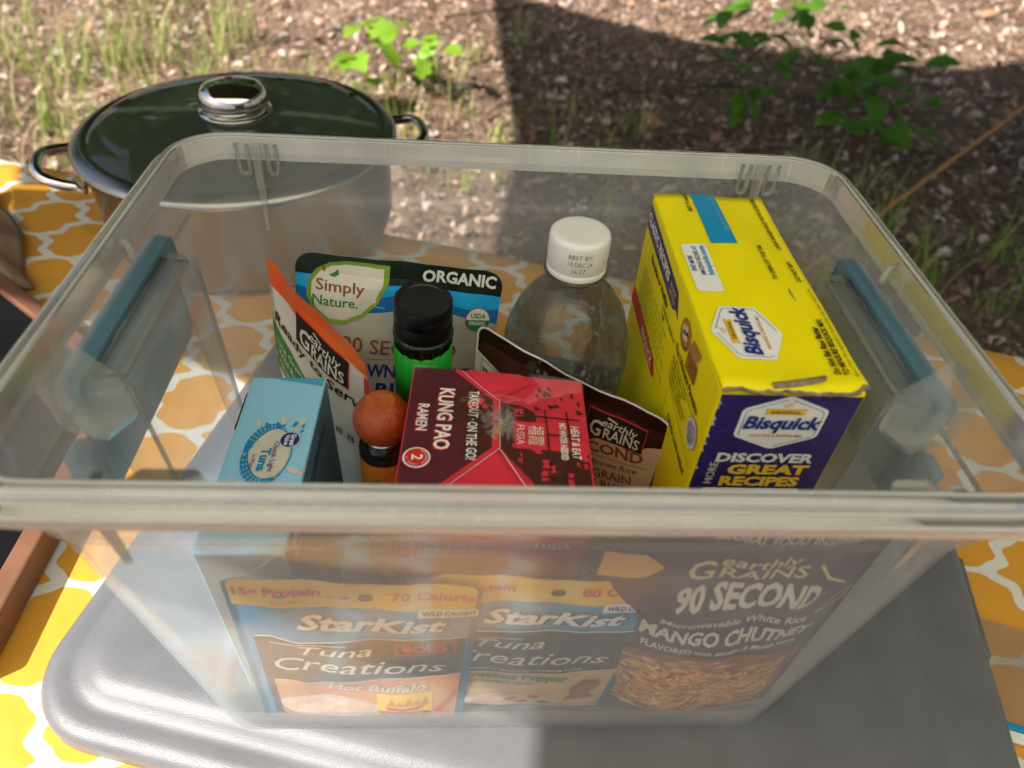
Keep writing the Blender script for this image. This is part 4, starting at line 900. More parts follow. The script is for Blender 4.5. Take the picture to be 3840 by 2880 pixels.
# tuna pouch, front left
def rice_blob(P, pts, mat, layer=2): P.poly(pts, mat, layer, 'food_picture')
def starkist(P, H, dx, prot, cal, lv=3):
    P.text(prot, -3.75+dx, H-1.35, .62, PINK, w=4.3, layer=lv, bold=.035); P.text(cal, 4.0+dx, H-1.45, .62, PINK, w=4.5, layer=lv, bold=.035); P.text('per pouch', -3.2+dx, H-1.95, .26, PINK, w=1.6, layer=lv)
    P.disc(.55+dx, H-1.35, .38, INK, lv, .30, 'hang_hole', 24)
    P.rect(3.1+dx, H-2.95, 6.15, H-2.15, WHITE, lv, 'caught_panel', .2); P.text('WILD CAUGHT', 4.7+dx, H-2.75, .38, NAVY, w=2.7, layer=lv+1, bold=.035)
    P.text('StarKist', .75+dx, H-4.42, 1.25, NAVY, w=7.35, layer=lv, bold=.06, shear=.25); P.text('StarKist', .65+dx, H-4.36, 1.25, WHITE, w=7.3, layer=lv+1, bold=.035, shear=.25)
    a = [(2.75+dx+r*math.cos(R(90+36*i)), H-3.2+r*math.sin(R(90+36*i))) for i, r in enumerate([.26, .11]*5)]; P.poly(a, WHITE, lv+2, 'star')
    P.text('Tuna', -1.4+dx, H-7.35, 1.05, OFFW, w=4.2, layer=lv, bold=.005, shear=.3, jit=.04); P.text('Creations', -.2+dx, H-9.45, 1.45, OFFW, w=9.6, layer=lv, bold=.005, shear=.3, jit=.04, arc=.25); P.line([(-4.6+dx, H-6.2), (-2.0+dx, H-6.05), (-.6+dx, H-6.1)], .1, OFFW, lv)
def build_p1():
    p = Pouch('tuna_pouch', 'left one of two blue tuna pouches behind the front wall, with red picture', .1240, .1720, .006, SKB, standing(-.0868, -.1030, .003, 0, 2.2, 3.2), top=.006, tb=1.0, wr=.0006, bottom=.5, group='tuna pouches behind the front wall')
    P = p.P; H = 17.2
    panel(p, H-2.35, H, SKY, 1, 'yellow_band', mrg=.25, slope=.1)
    P.poly([(-5.4, .5), (5.75, .5), (5.75, H-5.35), (2.5, H-5.5), (-.5, H-5.6), (-3.0, H-5.95), (-4.4, H-5.55), (-5.4, H-5.85)], SKDK, 1, 'dark_panel'); P.line([(-5.4, H-5.8), (-4.4, H-5.5), (-3.0, H-5.9), (-.5, H-5.55), (2.5, H-5.4), (5.75, H-5.3)], .12, WHITE, 2)
    P.poly([(-4.9, .6), (5.7, .6), (5.7, H-9.9), (3.5, H-10.2), (1.5, H-9.9), (-1.0, H-10.6), (-2.8, H-11.0), (-4.0, H-10.6), (-4.9, H-10.9)], SKOR, 2, 'flavour_picture')
    P.line([(5.7, H-9.9), (3.5, H-10.2), (1.5, H-9.9), (-1.0, H-10.6), (-2.8, H-11.0), (-4.0, H-10.6), (-4.9, H-10.9)], .1, OFFW, 3)
    P.disc(-1.9, 2.9, 3.0, OFFW, 3, 1.75, 'plate_picture', 40); P.disc(-1.9, 3.1, 2.6, FLAKE, 4, 1.45, 'flake_picture', 40)
    P.rect(.9, 1.0, 4.2, 5.2, YPRINT, 3, 'sauce_picture'); P.poly([(1.4, 3.2), (2.6, 2.9), (3.9, 3.4), (3.4, 2.7), (2.4, 2.45), (1.5, 2.7)], REDP, 4, 'pepper_picture')
    for k in range(5): P.poly([(1.5+k*.5, 3.4), (1.75+k*.5, 4.6-.3*(k % 2)), (2.0+k*.5, 3.4)], ORAN, 4, 'flame_picture')
    P.rect(1.0, 1.9, 4.1, 2.35, SKDK, 5, 'sauce_band'); P.text('CAYENNE PEPPER', 2.55, 2.02, .22, OFFW, w=2.4, layer=6); P.rect(1.0, 1.25, 4.1, 1.85, REDP, 5, 'sauce_band'); P.text('HOT SAUCE', 2.55, 1.4, .32, OFFW, w=2.2, layer=6, bold=.03)
    P.poly([(4.3, 2.2), (4.9, 3.4), (5.4, 4.6), (5.6, 4.9), (5.3, 3.3), (4.7, 1.9)], REDP, 4, 'pepper_picture')
    P.text('Hot Buffalo', .9, H-11.6, .8, OFFW, w=5.7, layer=5, bold=.03, shear=.2); P.text('2.6 OZ (74g)', -3.3, .85, .34, WHITE, w=2.4, layer=6)
    starkist(P, H, 0, '15g Protein', '70 Calories')
    P.text('BOLD', 3.6, H-6.75, .75, REDP, w=2.4, layer=4, bold=.05, rot=3); P.line(rrect(1.6, .62, .2, 4, 3.6, H-6.4), .1, REDP, 4, True)
build_p1()
def build_p2():
    p = Pouch('tuna_pouch', 'right one of two blue tuna pouches behind the front wall, with pepper picture', .1240, .1700, .005, SKB, standing(.0060, -.0965, .003, 0, 3.0, 4.0), top=.010, tb=1.0, wr=.0006, bottom=.5, group='tuna pouches behind the front wall')
    P = p.P; H = 17.0
    panel(p, H-2.35, H, SKY, 1, 'yellow_band', mrg=.2, slope=.05)
    P.poly([(-5.9, .5), (5.75, .5), (5.75, H-5.35), (2.5, H-5.35), (-.5, H-5.3), (-5.9, H-5.5)], SKDK, 1, 'dark_panel'); P.line([(-5.9, H-5.45), (-.5, H-5.25), (2.5, H-5.3), (5.75, H-5.3)], .14, WHITE, 2)
    P.poly([(-5.7, .6), (5.7, .6), (5.7, H-10.4), (3.5, H-10.55), (-1.0, H-10.65), (-5.7, H-10.7)], SKTAN, 2, 'flavour_picture'); P.line([(5.7, H-10.4), (3.5, H-10.55), (-1.0, H-10.65), (-5.7, H-10.7)], .08, OFFW, 3)
    P.disc(-.5, 2.2, 3.2, OFFW, 3, 1.25, 'plate_picture', 40); P.disc(-.6, 2.4, 2.6, FLAKE, 4, .9, 'flake_picture', 40)
    for (a, b2, m) in ((1.2, 2.9, REDP), (.5, 2.0, PINK), (1.9, 2.1, GREEN), (-.2, 2.7, ORAN)): P.disc(a, b2, .42, m, 5, .3, 'pepper_picture', 14)
    P.poly([(3.0, 2.4), (3.4, 3.3), (3.2, 4.4), (3.9, 5.4), (4.9, 5.3), (5.2, 4.3), (4.7, 3.3), (5.2, 2.4)], BROWN, 4, 'grinder_picture'); P.line([(3.5, 5.6), (4.3, 6.4), (5.3, 6.0)], .16, OFFW, 4)
    P.text('Cracked Pepper', -.4, H-11.5, .68, GREEN, w=6.4, layer=5, bold=.04); P.text('with Roasted Garlic', -1.3, H-12.15, .38, GREEN, w=4.4, layer=5, bold=.02); P.text('LIGHTLY SEASONED PREMIUM TUNA', .2, H-10.25, .3, OFFW, w=6.6, layer=4, bold=.01)
    starkist(P, H, 0, '15g Protein', '80 Calories')
build_p2()
# purple rice pouch, front right
def build_mango():
    p = Pouch('purple_rice_pouch', 'dark purple mango rice pouch standing behind the front wall at the right', .1320, .2320, .008, PURPLE, standing(.1120, -.0985, .003, 1, 5.0, -3.0), curve=lambda u, v: .9*max(0, u-.030)**1.6 + .36*max(0, -u-.014)*min(1, 2.2-v/.105 if v > .126 else 1.0), top=.010, wr=.0011, bottom=.5)
    P = p.P; H = 23.2
    P.text('GLOBAL FOOD INSPIRED', 1.6, 21.9, .6, OFFW, w=7.0, layer=2, rot=-7, bold=.01)
    P.text('earthly', .6, 20.3, .80, BANAN, w=3.6, layer=2, bold=.01, shear=.12); P.text('G', -1.9, 19.15, 1.5, BANAN, w=1.4, layer=2, bold=.01); P.text('RAINS', 1.0, 19.15, 1.0, BANAN, w=4.2, layer=2, bold=.01)
    P.text('90 SECOND', .9, 15.9, 2.2, OFFW, w=7.0, layer=2, bold=.04, arc=.5, shear=-.02)
    P.text('Microwavable White Rice', .9, 13.95, .72, OFFW, w=7.6, layer=2, bold=.015, arc=.35); P.text('MANGO CHUTNEY', .9, 11.85, 1.35, OFFW, w=9.0, layer=2, bold=.035, arc=.45); P.text('FLAVORED with Mango & Masala sauce', .9, 10.65, .62, OFFW, w=8.6, layer=2, bold=.02, arc=.4)
    n = 30; rim = [(-5.6+11.6*i/n, 9.0+1.5*math.sin(math.pi*i/n)**.7) for i in range(n+1)]
    P.put('bowl_picture', rim+[(-5.0+10.4*i/n, .6) for i in range(n+1)], [(i, n+1+i, n+2+i, i+1) for i in range(n)], BROWN, layer=2)
    rim2 = [(-5.2+10.8*i/n, 8.2+1.6*math.sin(math.pi*i/n)**.7 + .12*math.sin(i*2.3)) for i in range(n+1)]
    P.put('rice_picture', rim2+[(-4.2+9.4*i/n, .8) for i in range(n+1)], [(i, n+1+i, n+2+i, i+1) for i in range(n)], RICE, layer=3)
    rnd = random.Random(4); cols = [pmat('grain_a', (.80, .38, .06), .45), pmat('grain_b', (.86, .54, .16), .45), pmat('grain_c', (.66, .24, .03), .45)]
    for cidx in range(3):
        V, F = [], []
        for i in range(110):
            u, v = rnd.uniform(-4.6, 5.2), rnd.uniform(1.2, 8.6 if abs(i) else 8); L = rnd.uniform(.22, .36); a = rnd.uniform(0, math.pi); o = len(V)
            for k in range(8): t = 2*math.pi*k/8; x, y = L*math.cos(t), .11*math.sin(t); V.append((u+x*math.cos(a)-y*math.sin(a), v+x*math.sin(a)+y*math.cos(a)))
            F.append(tuple(range(o, o+8)))
        q = P.put('rice_grain_print', V, F, cols[cidx], layer=4+cidx)
    P.rect(-3.4, 1.0, -1.7, 2.2, OFFW, 8, 'size_panel'); P.text('8', -2.55, 1.75, .25, INK, layer=9); P.text('NET WT 8.8 OZ (250g)', -2.3, .55, .4, OFFW, w=4.0, layer=9)
    P.line([(5.0, H-8.6), (5.6, H-7.2), (6.3, H-6.3), (6.2, H-7.6), (5.0, H-8.6)], .07, BANAN, 2)
    P.line([(3.6, H-3.2), (4.4, H-4.6), (5.6, H-5.6)], .16, BANAN, 2)
    P.poly([(-6.4, H-2.0), (-4.6, H-2.2), (-3.6, H-3.2), (-4.4, H-4.4), (-6.4, H-5.4)], pmat('print_mango', (.62, .25, .05), .4, col2=(.68, .42, .10), vscale=25), 2, 'mango_picture')
build_mango()

# ---------------------------------------------------------------- jars
def build_jars():
    sq = empty('squat_jar', (-.0585, .0560, FZ)); tag(sq, 'squat dark glass jar under the green taped spice jar', 'jar')
    lathe('jar_glass', [(.0001, 0), (.026, 0), (.030, .004), (.031, .012), (.031, .062), (.028, .072), (.0245, .078)], GLASS, sq, 40)
    lathe('jar_contents', [(.0001, .002), (.0285, .003), (.0295, .012), (.0295, .060), (.0001, .060)], SPICE, sq, 32)
    lathe('jar_lid', [(.0255, .078), (.0265, .080), (.0265, .0885), (.0250, .0900), (.0001, .0900)], BLKPL, sq, 40)
    root = empty('spice_jar', (-.0580, .0770, .1000)); root.rotation_euler = (R(2), R(1), R(20)); tag(root, 'spice jar with black cap and green tape behind the red box', 'jar')
    lathe('jar_glass', [(.0001, 0), (.0170, 0), (.0190, .002), (.0193, .006), (.0193, .062), (.0185, .069), (.0170, .0735), (.0168, .0790)], GLASS, root, 48)
    lathe('jar_contents', [(.0001, .002), (.0178, .003), (.0180, .030), (.0001, .031)], SPICE, root, 32)
    def tp(a, z): return 1
    V, F = [], []; n = 64
    for i in range(n):
        a = 2*math.pi*i/n; zt = .0715+.0022*math.sin(a*1.0+.6)+.0006*math.sin(a*17); zb = .022+.001*math.sin(a*2)
        for z in (zb, zt): V.append((.0196*math.cos(a), .0196*math.sin(a), z))
    for i in range(n): j = (i+1) % n; F.append((2*i, 2*j, 2*j+1, 2*i+1))
    obj('green_tape', V, F, GREENT, root, True).modifiers.new('t', 'SOLIDIFY').thickness = .0003
    lathe('neck_ring', [(.0185, .0770), (.0200, .0775), (.0200, .0795), (.0186, .0800)], GLASS, root, 48)
    c = lathe('cap', [(.0186, .0800), (.0191, .0804), (.0191, .0905), (.0188, .0910), (.0188, .0915), (.0191, .0920), (.0190, .1035), (.0183, .1048), (.0165, .1050), (.0158, .1046), (.0150, .1036), (.0001, .1032)], BLKPL, root, 120, fn=lambda a, z: 1+(.006*(1 if math.sin(a*40) > 0 else -1) if .0806 < z < .0900 else 0)); edge_split(c, 40)
    bevbox('cap_tab', (-.006, -.0204, .0955), (.006, -.0185, .0980), BLKPL, root, .0005)
    # wooden ball shaker
    g = empty('ball_top_shaker', (-.0760, .0030, FZ)); tag(g, 'orange labelled shaker with red-brown wooden ball top beside the blue carton', 'shaker')
    r = .0170; zc = .1660
    lathe('ball', [(.0060, zc-.0150)]+[(r*math.sin(R(a)), zc-r*math.cos(R(a))) for a in range(24, 151, 7)], BALL, g, 48)
    lathe('ball_end_grain', [(r*math.sin(R(150))+.0002, zc-r*math.cos(R(150))), (.0060, zc+r*.89), (.0001, zc+r*.90)], pmat('end_grain', (.46, .13, .03), .42, col2=(.30, .06, .015), vscale=240), g, 40)
    lathe('glass_neck', [(.0154, .1392), (.0156, .1430), (.0146, .1475), (.0115, .1505)], GLASS, g, 40)
    lathe('neck_collar', [(.0060, .1520), (.0110, .1515), (.0112, .1490), (.0095, .1460)], STEEL, g, 32)
    lathe('shaker_body', [(.0001, 0), (.0150, 0), (.0158, .003), (.0152, .08), (.0149, .1380), (.0120, .1400)], pmat('pepper_fill', (.05, .035, .025), .9, var=.5, vscale=400), g, 40)
    lb = lathe('label', [(.0161, .020), (.0158, .08), (.0156, .1390)], OLBL, g, 48)
    Pr = Print(lambda u, v, off: Vector(((.0159+off)*math.cos(-math.pi/2+u/.0159), (.0159+off)*math.sin(-math.pi/2+u/.0159), v)), lb, .002)
    for (u, v, s) in ((-.006, .124, 1), (.007, .122, -1)):
        Pr.line([(u-.004*s, v-.004), (u, v), (u+.004*s, v+.003)], .0006, BROWN, 2)
        for k in range(7): Pr.disc(u+(k-3)*.0012*s, v+(k-3)*.0009+.0012*(-1)**k, .0011, GREEN, 3, .0008, 'leaf_print', 8)
    Pr.line([(.001, .132), (.001, .03)], .0003, BROWN, 2)
build_jars()

# ---------------------------------------------------------------- clear film bag in front of the pouches
def build_filmbag():
    root = empty('clear_film_bag'); tag(root, 'crumpled clear film bag against the front wall, in front of the left tuna pouch', 'film bag')
    V, F = [], []; nu, nv = 60, 44
    def top(q): return .116+.120*(1-math.exp(-q*4.2))
    def pt(q, t):
        x = -.160+.150*q; z = .006+top(q)*t; yw = -.1085-.0857*z; k = math.exp(-((t-.95)/.05)**2)
        y = yw + .0024 + .0010*math.sin(q*14+t*6)*math.sin(t*5+q*3) + .0008*math.sin((q*.9-t*.5)*38)*(.35+k) + .0007*k*math.sin(q*70)
        return (x, y, z)
    for j in range(nv+1):
        for i in range(nu+1): V.append(pt(i/nu, j/nv))
    for j in range(nv):
        for i in range(nu): a = j*(nu+1)+i; F.append((a, a+1, a+nu+2, a+nu+1))
    obj('bag_film', V, F, FILM, root, True)
    rnd = random.Random(2)
    for (t0, r0, a, b2) in ((1.0, .0006, .24, 1),):
        pts = [pt(a+(b2-a)*i/40, t0+.012*math.sin(i*.55+t0*9)+(0 if t0 > .9 else .05*math.sin(i*.12))) for i in range(41)]
        tube('fold_edge', [(x, y+.0006, z) for x, y, z in pts], r0, WRAP, root, 6, rads=[r0*rnd.uniform(.35, 1.5) for _ in pts])
build_filmbag()

# ================================================================== other things on the table
def build_pot():
    cx, cy = -.306, .545
    root = empty('cooking_pot', (cx, cy, ZC+.0015)); tag(root, 'wide stainless steel cooking pot with loop handles behind the bin', 'pot')
    b = lathe('pot_body', [(.0001, .0), (.150, .0), (.168, .004), (.177, .014), (.181, .030), (.182, .118), (.186, .122), (.1845, .1235), (.179, .120), (.178, .030), (.170, .012), (.0001, .008)], STEEL, root, 96)
    for a0 in (18.0, 198.0):
        pts = []
        for i in range(15):
            t = -1+2*i/14; a = R(a0); r = .178 + .052*(1-abs(t)**3.2); w = .056*t*(1.0+.12*(1-t*t)); pts.append((r*math.cos(a)-w*math.sin(a), r*math.sin(a)+w*math.cos(a), .098+.012*(1-t*t)))
        tube('handle', pts, .0066, CHROME, root, 12)
    lid = empty('pot_lid', (cx, cy, ZC+.1255)); lid.scale = (.965, .965, 1); root.scale = (.965, .965, 1); tag(lid, 'domed glass pot lid with steel rim and round steel knob', 'pot lid')
    lathe('steel_rim', [(.1700, .0080), (.1735, .0100), (.1800, .0085), (.1875, .0050), (.1915, .0010), (.1920, -.0030), (.1900, -.0040), (.1880, -.0005), (.1800, .0040), (.1730, .0060), (.1700, .0080)], STEEL, lid, 120)
    prof = [(.1715, .0085)]+[(.1715*math.cos(R(t)), .0085+.019*math.sin(R(t))) for t in (20, 35, 50, 62, 72, 80, 86)]+[(.0001, .0275)]
    lathe('glass_dome', prof, LIDGL, lid, 96)
    kn = lathe('knob', [(.0400, .0255), (.0430, .0265), (.0425, .0280), (.0300, .0287), (.0200, .0292), (.0200, .0300), (.0320, .0306), (.0370, .0330), (.0390, .0390), (.0385, .0460), (.0350, .0530), (.0280, .0560), (.0150, .0580), (.0001, .0584)], CHROME, lid, 64)
    lathe('knob_band', [(.0376, .0340), (.0396, .0350), (.0400, .0375), (.0394, .0390)], STEEL, kn, 64)
build_pot()
def build_board():
    root = empty('framed_board', (0, 0, ZC+.001)); tag(root, 'black board with brown wooden frame lying left of the bin', 'board')
    out = [(-.350, .225), (-.352, -.068), (-.74, -.20), (-.80, .30), (-.60, .425)]
    c = Vector((sum(p[0] for p in out)/5, sum(p[1] for p in out)/5)); n = 5; inn = []
    for i, p in enumerate(out):
        q = Vector(p); d1 = (q-Vector(out[i-1])).normalized(); d2 = (Vector(out[(i+1) % n])-q).normalized(); n1 = Vector((d1.y, -d1.x)); n2 = Vector((d2.y, -d2.x))
        if n1.dot(c-q) < 0: n1 = -n1
        if n2.dot(c-q) < 0: n2 = -n2
        m = (n1+n2).normalized(); inn.append(q+m*.017/max(.3, m.dot(n1)))
    h = .025
    for i in range(n):
        j = (i+1) % n; a, b2, ai, bi = Vector(out[i]), Vector(out[j]), inn[i], inn[j]
        V = [(a.x, a.y, 0), (b2.x, b2.y, 0), (bi.x, bi.y, 0), (ai.x, ai.y, 0)]; V += [(x, y, h) for x, y, _ in V]
        o = obj('frame_strip', V, [(3, 2, 1, 0), (4, 5, 6, 7), (0, 1, 5, 4), (1, 2, 6, 5), (2, 3, 7, 6), (3, 0, 4, 7)], WOOD, root); bv = o.modifiers.new('b', 'BEVEL'); bv.width = .002; bv.segments = 2
    V = [(p.x, p.y, .004) for p in inn]+[(p.x, p.y, .017) for p in inn]
    obj('black_panel', V, [tuple(range(n))[::-1], tuple(range(n, 2*n))]+[(i, (i+1) % n, n+(i+1) % n, n+i) for i in range(n)], BLACKB, root)
build_board()
def build_towel():
    V, F = [], []; nu, nv = 40, 24
    a, b2 = Vector((-.66, .60)), Vector((-.517, .385)); d = (b2-a).normalized(); nrm = Vector((d.y, -d.x))
    if nrm.x > 0: nrm = -nrm
    L = (b2-a).length
    for i in range(nu+1):
        s = i/nu
        for j in range(nv+1):
            t = j/nv; w = .13*t; p = a + d*(L*s) + nrm*(w + .006*math.sin(s*9)*(1-t))
            z = .002 + .042*math.sin(math.pi*min(1, t*1.0)*.9+.05)**.7*(.55+.45*math.sin(s*2.6+.3)) + .004*math.sin(s*22+t*7) + .003*math.sin(t*26+s*5)
            if i == nu: z *= .45
            V.append((p.x, p.y, ZC+.002+max(.0, z)))
    for i in range(nu):
        for j in range(nv): k = i*(nv+1)+j; F.append((k, k+nv+1, k+nv+2, k+1))
    o = obj('folded_towel', V, F, TOWEL, None, True); md = o.modifiers.new('t', 'SOLIDIFY'); md.thickness = .004; md.offset = 1
    tag(o, 'beige folded towel at the left edge beside the black board', 'towel')
build_towel()
def build_zipbag():
    root = empty('zip_bag', (.46, -.100, ZC+.0008), (0, 0, R(-19))); tag(root, 'flat clear zip bag with blue seal on the cloth right of the grey lid', 'zip bag')
    V, F = [], []; nu, nv = 24, 16
    for i in range(nu+1):
        for j in range(nv+1):
            x, y = -.115+.24*i/nu, -.030+.085*j/nv; V.append((x, y, .0015+.0012*math.sin(x*70)*math.sin(y*90+1)+.0008))
    for i in range(nu):
        for j in range(nv): k = i*(nv+1)+j; F.append((k, k+nv+1, k+nv+2, k+1))
    obj('bag_film', V, F, BAGP, root, True)
    bevbox('blue_seal', (-.115, -.0345, .001), (.125, -.0295, .0050), CYAN, root, .001); bevbox('white_seal', (-.115, -.0430, .001), (.125, -.0348, .0040), WHITE, root, .001)
build_zipbag()

# ================================================================== forest floor
def colour_attr(o, cols):
    at = o.data.color_attributes.new('tone', 'FLOAT_COLOR', 'POINT'); at.data.foreach_set('color', [c for q in cols for c in (q[0], q[1], q[2], 1.0)])
def rp(rnd):   # a spot on the ground in view, denser far away
    while True:
        x, y = rnd.uniform(-3.2, 4.4), rnd.uniform(1.05, 5.9)
        if abs(x-.3) < 1.2+.62*y: return x, y
def build_litter():
    rnd = random.Random(31); V, F, Cc = [], [], []
    tones = [(.40, .27, .20), (.24, .14, .10), (.52, .38, .29), (.14, .085, .06), (.60, .49, .40), (.36, .20, .12), (.46, .39, .35), (.09, .06, .045)]
    for i in range(38000):
        x, y = rp(rnd); L = rnd.uniform(.006, .017) if rnd.random() < .85 else rnd.uniform(.017, .034); W = L*rnd.uniform(.35, .7); a = rnd.uniform(0, 2*math.pi); tx, ty = rnd.gauss(0, .38), rnd.gauss(0, .38); cu = rnd.uniform(-.5, .9)
        c, s = math.cos(a), math.sin(a); z0 = ZG+gh(x, y)+rnd.uniform(.004, .030); o = len(V); t = rnd.choice(tones); k = rnd.uniform(.85, 1.45); t = (min(.75, t[0]*k), min(.66, t[1]*k), min(.6, t[2]*k))
        for (p, q) in ((-1, 0), (-.45, .8), (.35, .75), (1, 0), (.35, -.75), (-.45, -.8), (0, 0)):
            px, py = p*L, q*W; pz = px*tx+py*ty+cu*(q*q)*W*.8+rnd.uniform(-.1, .1)*W
            V.append((x+px*c-py*s, y+px*s+py*c, z0+pz)); Cc.append(t)
        for m in range(6): F.append((o+m, o+(m+1) % 6, o+6))
    o = obj('leaf_litter', V, F, LITTER); colour_attr(o, Cc); tag(o, 'brown dead leaves covering the forest floor', 'leaf litter', kind='stuff')
    V, F, Cc = [], [], []
    for i in range(26000):
        x, y = rp(rnd); L = rnd.uniform(.05, .14); a = rnd.uniform(0, math.pi); z = ZG+gh(x, y)+rnd.uniform(.006, .034); w = rnd.uniform(.0009, .0019); t = rnd.choice([(.40, .25, .15), (.30, .17, .10), (.46, .33, .22), (.22, .13, .09)])
        dz = rnd.uniform(-.025, .025); b3 = rnd.uniform(-.02, .02); o = len(V); c, s = math.cos(a), math.sin(a)
        for f in (-1, 0, 1):
            bx = f*L/2; by = b3*(1-f*f)
            for e in (-1, 1): V.append((x+bx*c-(by+e*w)*s, y+bx*s+(by+e*w)*c, z+dz*f*.5)); Cc.append(t)
        F += [(o, o+2, o+3, o+1), (o+2, o+4, o+5, o+3)]
    o = obj('pine_needles', V, F, LITTER); colour_attr(o, Cc); tag(o, 'dry pine needles strewn over the forest floor', 'pine needles', kind='stuff')
    # grass
    V, F, Cc = [], [], []
    spots = []
    for i in range(60): spots.append((rnd.gauss(-1.75, .55), rnd.gauss(2.75, .55), rnd.uniform(.5, 1.15)))
    for i in range(26): spots.append((rnd.gauss(-.9, .45), rnd.gauss(2.35, .35), rnd.uniform(.5, .9)))
    for i in range(30): spots.append((rnd.gauss(-2.3, .5), rnd.gauss(2.1, .3), rnd.uniform(.6, 1.1)))
    for i in range(16): spots.append((rnd.gauss(.05, .28), rnd.gauss(2.5, .5), rnd.uniform(.5, .9)))
    for i in range(14): spots.append((rnd.gauss(1.3, .5), rnd.gauss(2.0, .35), rnd.uniform(.5, 1.0)))
    for (sx, sy, k) in spots:
        for i in range(rnd.randint(8, 22)):
            x, y = sx+rnd.gauss(0, .035), sy+rnd.gauss(0, .035); L = rnd.uniform(.12, .42)*k; a = rnd.uniform(0, 2*math.pi); bend = rnd.uniform(.2, .95); w = rnd.uniform(.0022, .0050)
            t = rnd.choice([(.26, .38, .05), (.34, .46, .08), (.17, .28, .04), (.44, .46, .14), (.54, .47, .24)]); o = len(V); z0 = ZG+gh(x, y)
            for j in range(6):
                s = j/5; r = L*bend*s*s*.9; z = L*(s-.38*bend*s*s); ww = w*(1-s*.92)
                for e in (-1, 1): V.append((x+r*math.cos(a)-e*ww*math.sin(a), y+r*math.sin(a)+e*ww*math.cos(a), z0+z)); Cc.append(t)
            F += [(o+2*j, o+2*j+2, o+2*j+3, o+2*j+1) for j in range(5)]
    o = obj('wild_grass', V, F, GRASSM); colour_attr(o, Cc); tag(o, 'wispy green and straw grass growing behind the table', 'grass', kind='stuff')
build_litter()
def leafmesh(L, W, lobes=0):
    V, F = [(0, 0, 0)], []; n = 14
    for i in range(n+1):
        t = i/n
        w = W*math.sin(math.pi*t**.85)**.8*(1+.10*math.sin(t*26) if not lobes else (.55+.45*abs(math.sin(t*math.pi*lobes))))
        V += [(L*t, w, .10*L*math.sin(t*3)+.18*w), (L*t, 0, .10*L*math.sin(t*3)), (L*t, -w, .10*L*math.sin(t*3)+.18*w)]
    V = V[1:]
    for i in range(n):
        for k in range(2): F.append((3*i+k, 3*i+3+k, 3*i+4+k, 3*i+1+k))
    me = bpy.data.meshes.new('leaf'); me.from_pydata(V, [], F); me.update(); me.polygons.foreach_set('use_smooth', [True]*len(F)); return me
LM = leafmesh(.082, .024); LM.materials.append(LEAF2); LM1 = leafmesh(.085, .034, 2.5); LM1.materials.append(LEAF1)
OAK = leafmesh(.12, .040, 3.5); OAK.materials.append(pmat('oak_leaf_brown', (.42, .22, .10), .7, var=.15, vscale=40))
def plant(name, label, base, leaves, mesh, seed, group, sc=1.0):
    rnd = random.Random(seed); root = empty(name, (base[0], base[1], ZG+gh(base[0], base[1]))); tag(root, label, 'plant', group); b = Vector(root.location)
    top = Vector((sum(p[0] for p in leaves)/len(leaves), sum(p[1] for p in leaves)/len(leaves), max(p[2] for p in leaves)))-b
    tube('stem', [(0, 0, 0), tuple(top*.5+Vector((.01, .01, 0))), tuple(top)], .003, STEM, root, 6)
    for i, p in enumerate(leaves):
        q = Vector(p)-b; m = top*.55 + (q-top*.55)*.5 + Vector((0, 0, .01)); tube('twig', [tuple(top*min(.9, .35+.5*i/len(leaves))), tuple(m), tuple(q)], .0016, STEM, root, 5)
        for k in range(3):
            o = bpy.data.objects.new('leaf', mesh); COL.objects.link(o); o.parent = root; o.location = q+Vector((rnd.uniform(-.02, .02), rnd.uniform(-.02, .02), rnd.uniform(-.03, .03))); s = rnd.uniform(1.0, 1.6)*sc; o.scale = (s, s, s)
            o.rotation_euler = (rnd.uniform(-.5, .5), rnd.uniform(-.2, .7), rnd.uniform(0, 6.28))
G = 'seedlings on the forest floor'
plant('maple_seedling', 'bright green sunlit seedling above the pot, left of the shadow edge', (-.47, 2.95), [(-.51, 2.99, -.55), (-.41, 2.85, -.55), (-.51, 2.73, -.57), (-.44, 2.58, -.62), (-.42, 3.06, -.53)], LM1, 1, G, 1.15)
plant('maple_seedling', 'smaller sunlit green seedling right of the bright one', (-.22, 2.92), [(-.27, 2.88, -.57), (-.22, 2.91, -.55), (-.16, 2.83, -.57), (-.23, 2.77, -.60)], LM1, 2, G, .9)
plant('leafy_shrub', 'tall leafy green shrub crossing the far shadow edge', (1.42, 3.42), [(1.23, 3.59, -.55), (1.36, 3.61, -.52), (1.56, 3.65, -.55), (1.18, 3.22, -.55), (1.34, 3.21, -.55), (1.60, 3.46, -.50), (1.84, 3.82, -.55), (1.78, 3.39, -.55), (1.73, 3.20, -.55), (1.48, 3.05, -.55), (1.29, 2.93, -.57), (1.67, 3.83, -.50)], LM, 3, G, 1.15)
plant('leafy_shrub', 'small leafy sprig in the shade above the white bottle cap', (1.05, 2.62), [(1.06, 2.76, -.55), (1.01, 2.48, -.57), (1.08, 2.53, -.55), (1.02, 2.43, -.58), (1.06, 2.93, -.52)], LM, 4, G)
plant('leafy_shrub', 'leafy green plant on the right at the far shadow edge', (1.75, 2.85), [(1.53, 2.71, -.55), (1.67, 2.81, -.52), (1.91, 3.05, -.50), (1.92, 2.90, -.55), (1.81, 2.89, -.52), (1.55, 2.67, -.57)], LM, 5, G, 1.2)
plant('leafy_shrub', 'broad-leaved green plant in the shade beside the rope', (1.54, 2.38), [(1.35, 2.30, -.55), (1.48, 2.37, -.52), (1.66, 2.42, -.50), (1.48, 2.19, -.57), (1.58, 2.24, -.55), (1.58, 2.59, -.52), (1.49, 2.63, -.55), (1.44, 2.65, -.55)], LM, 6, G, 1.15)
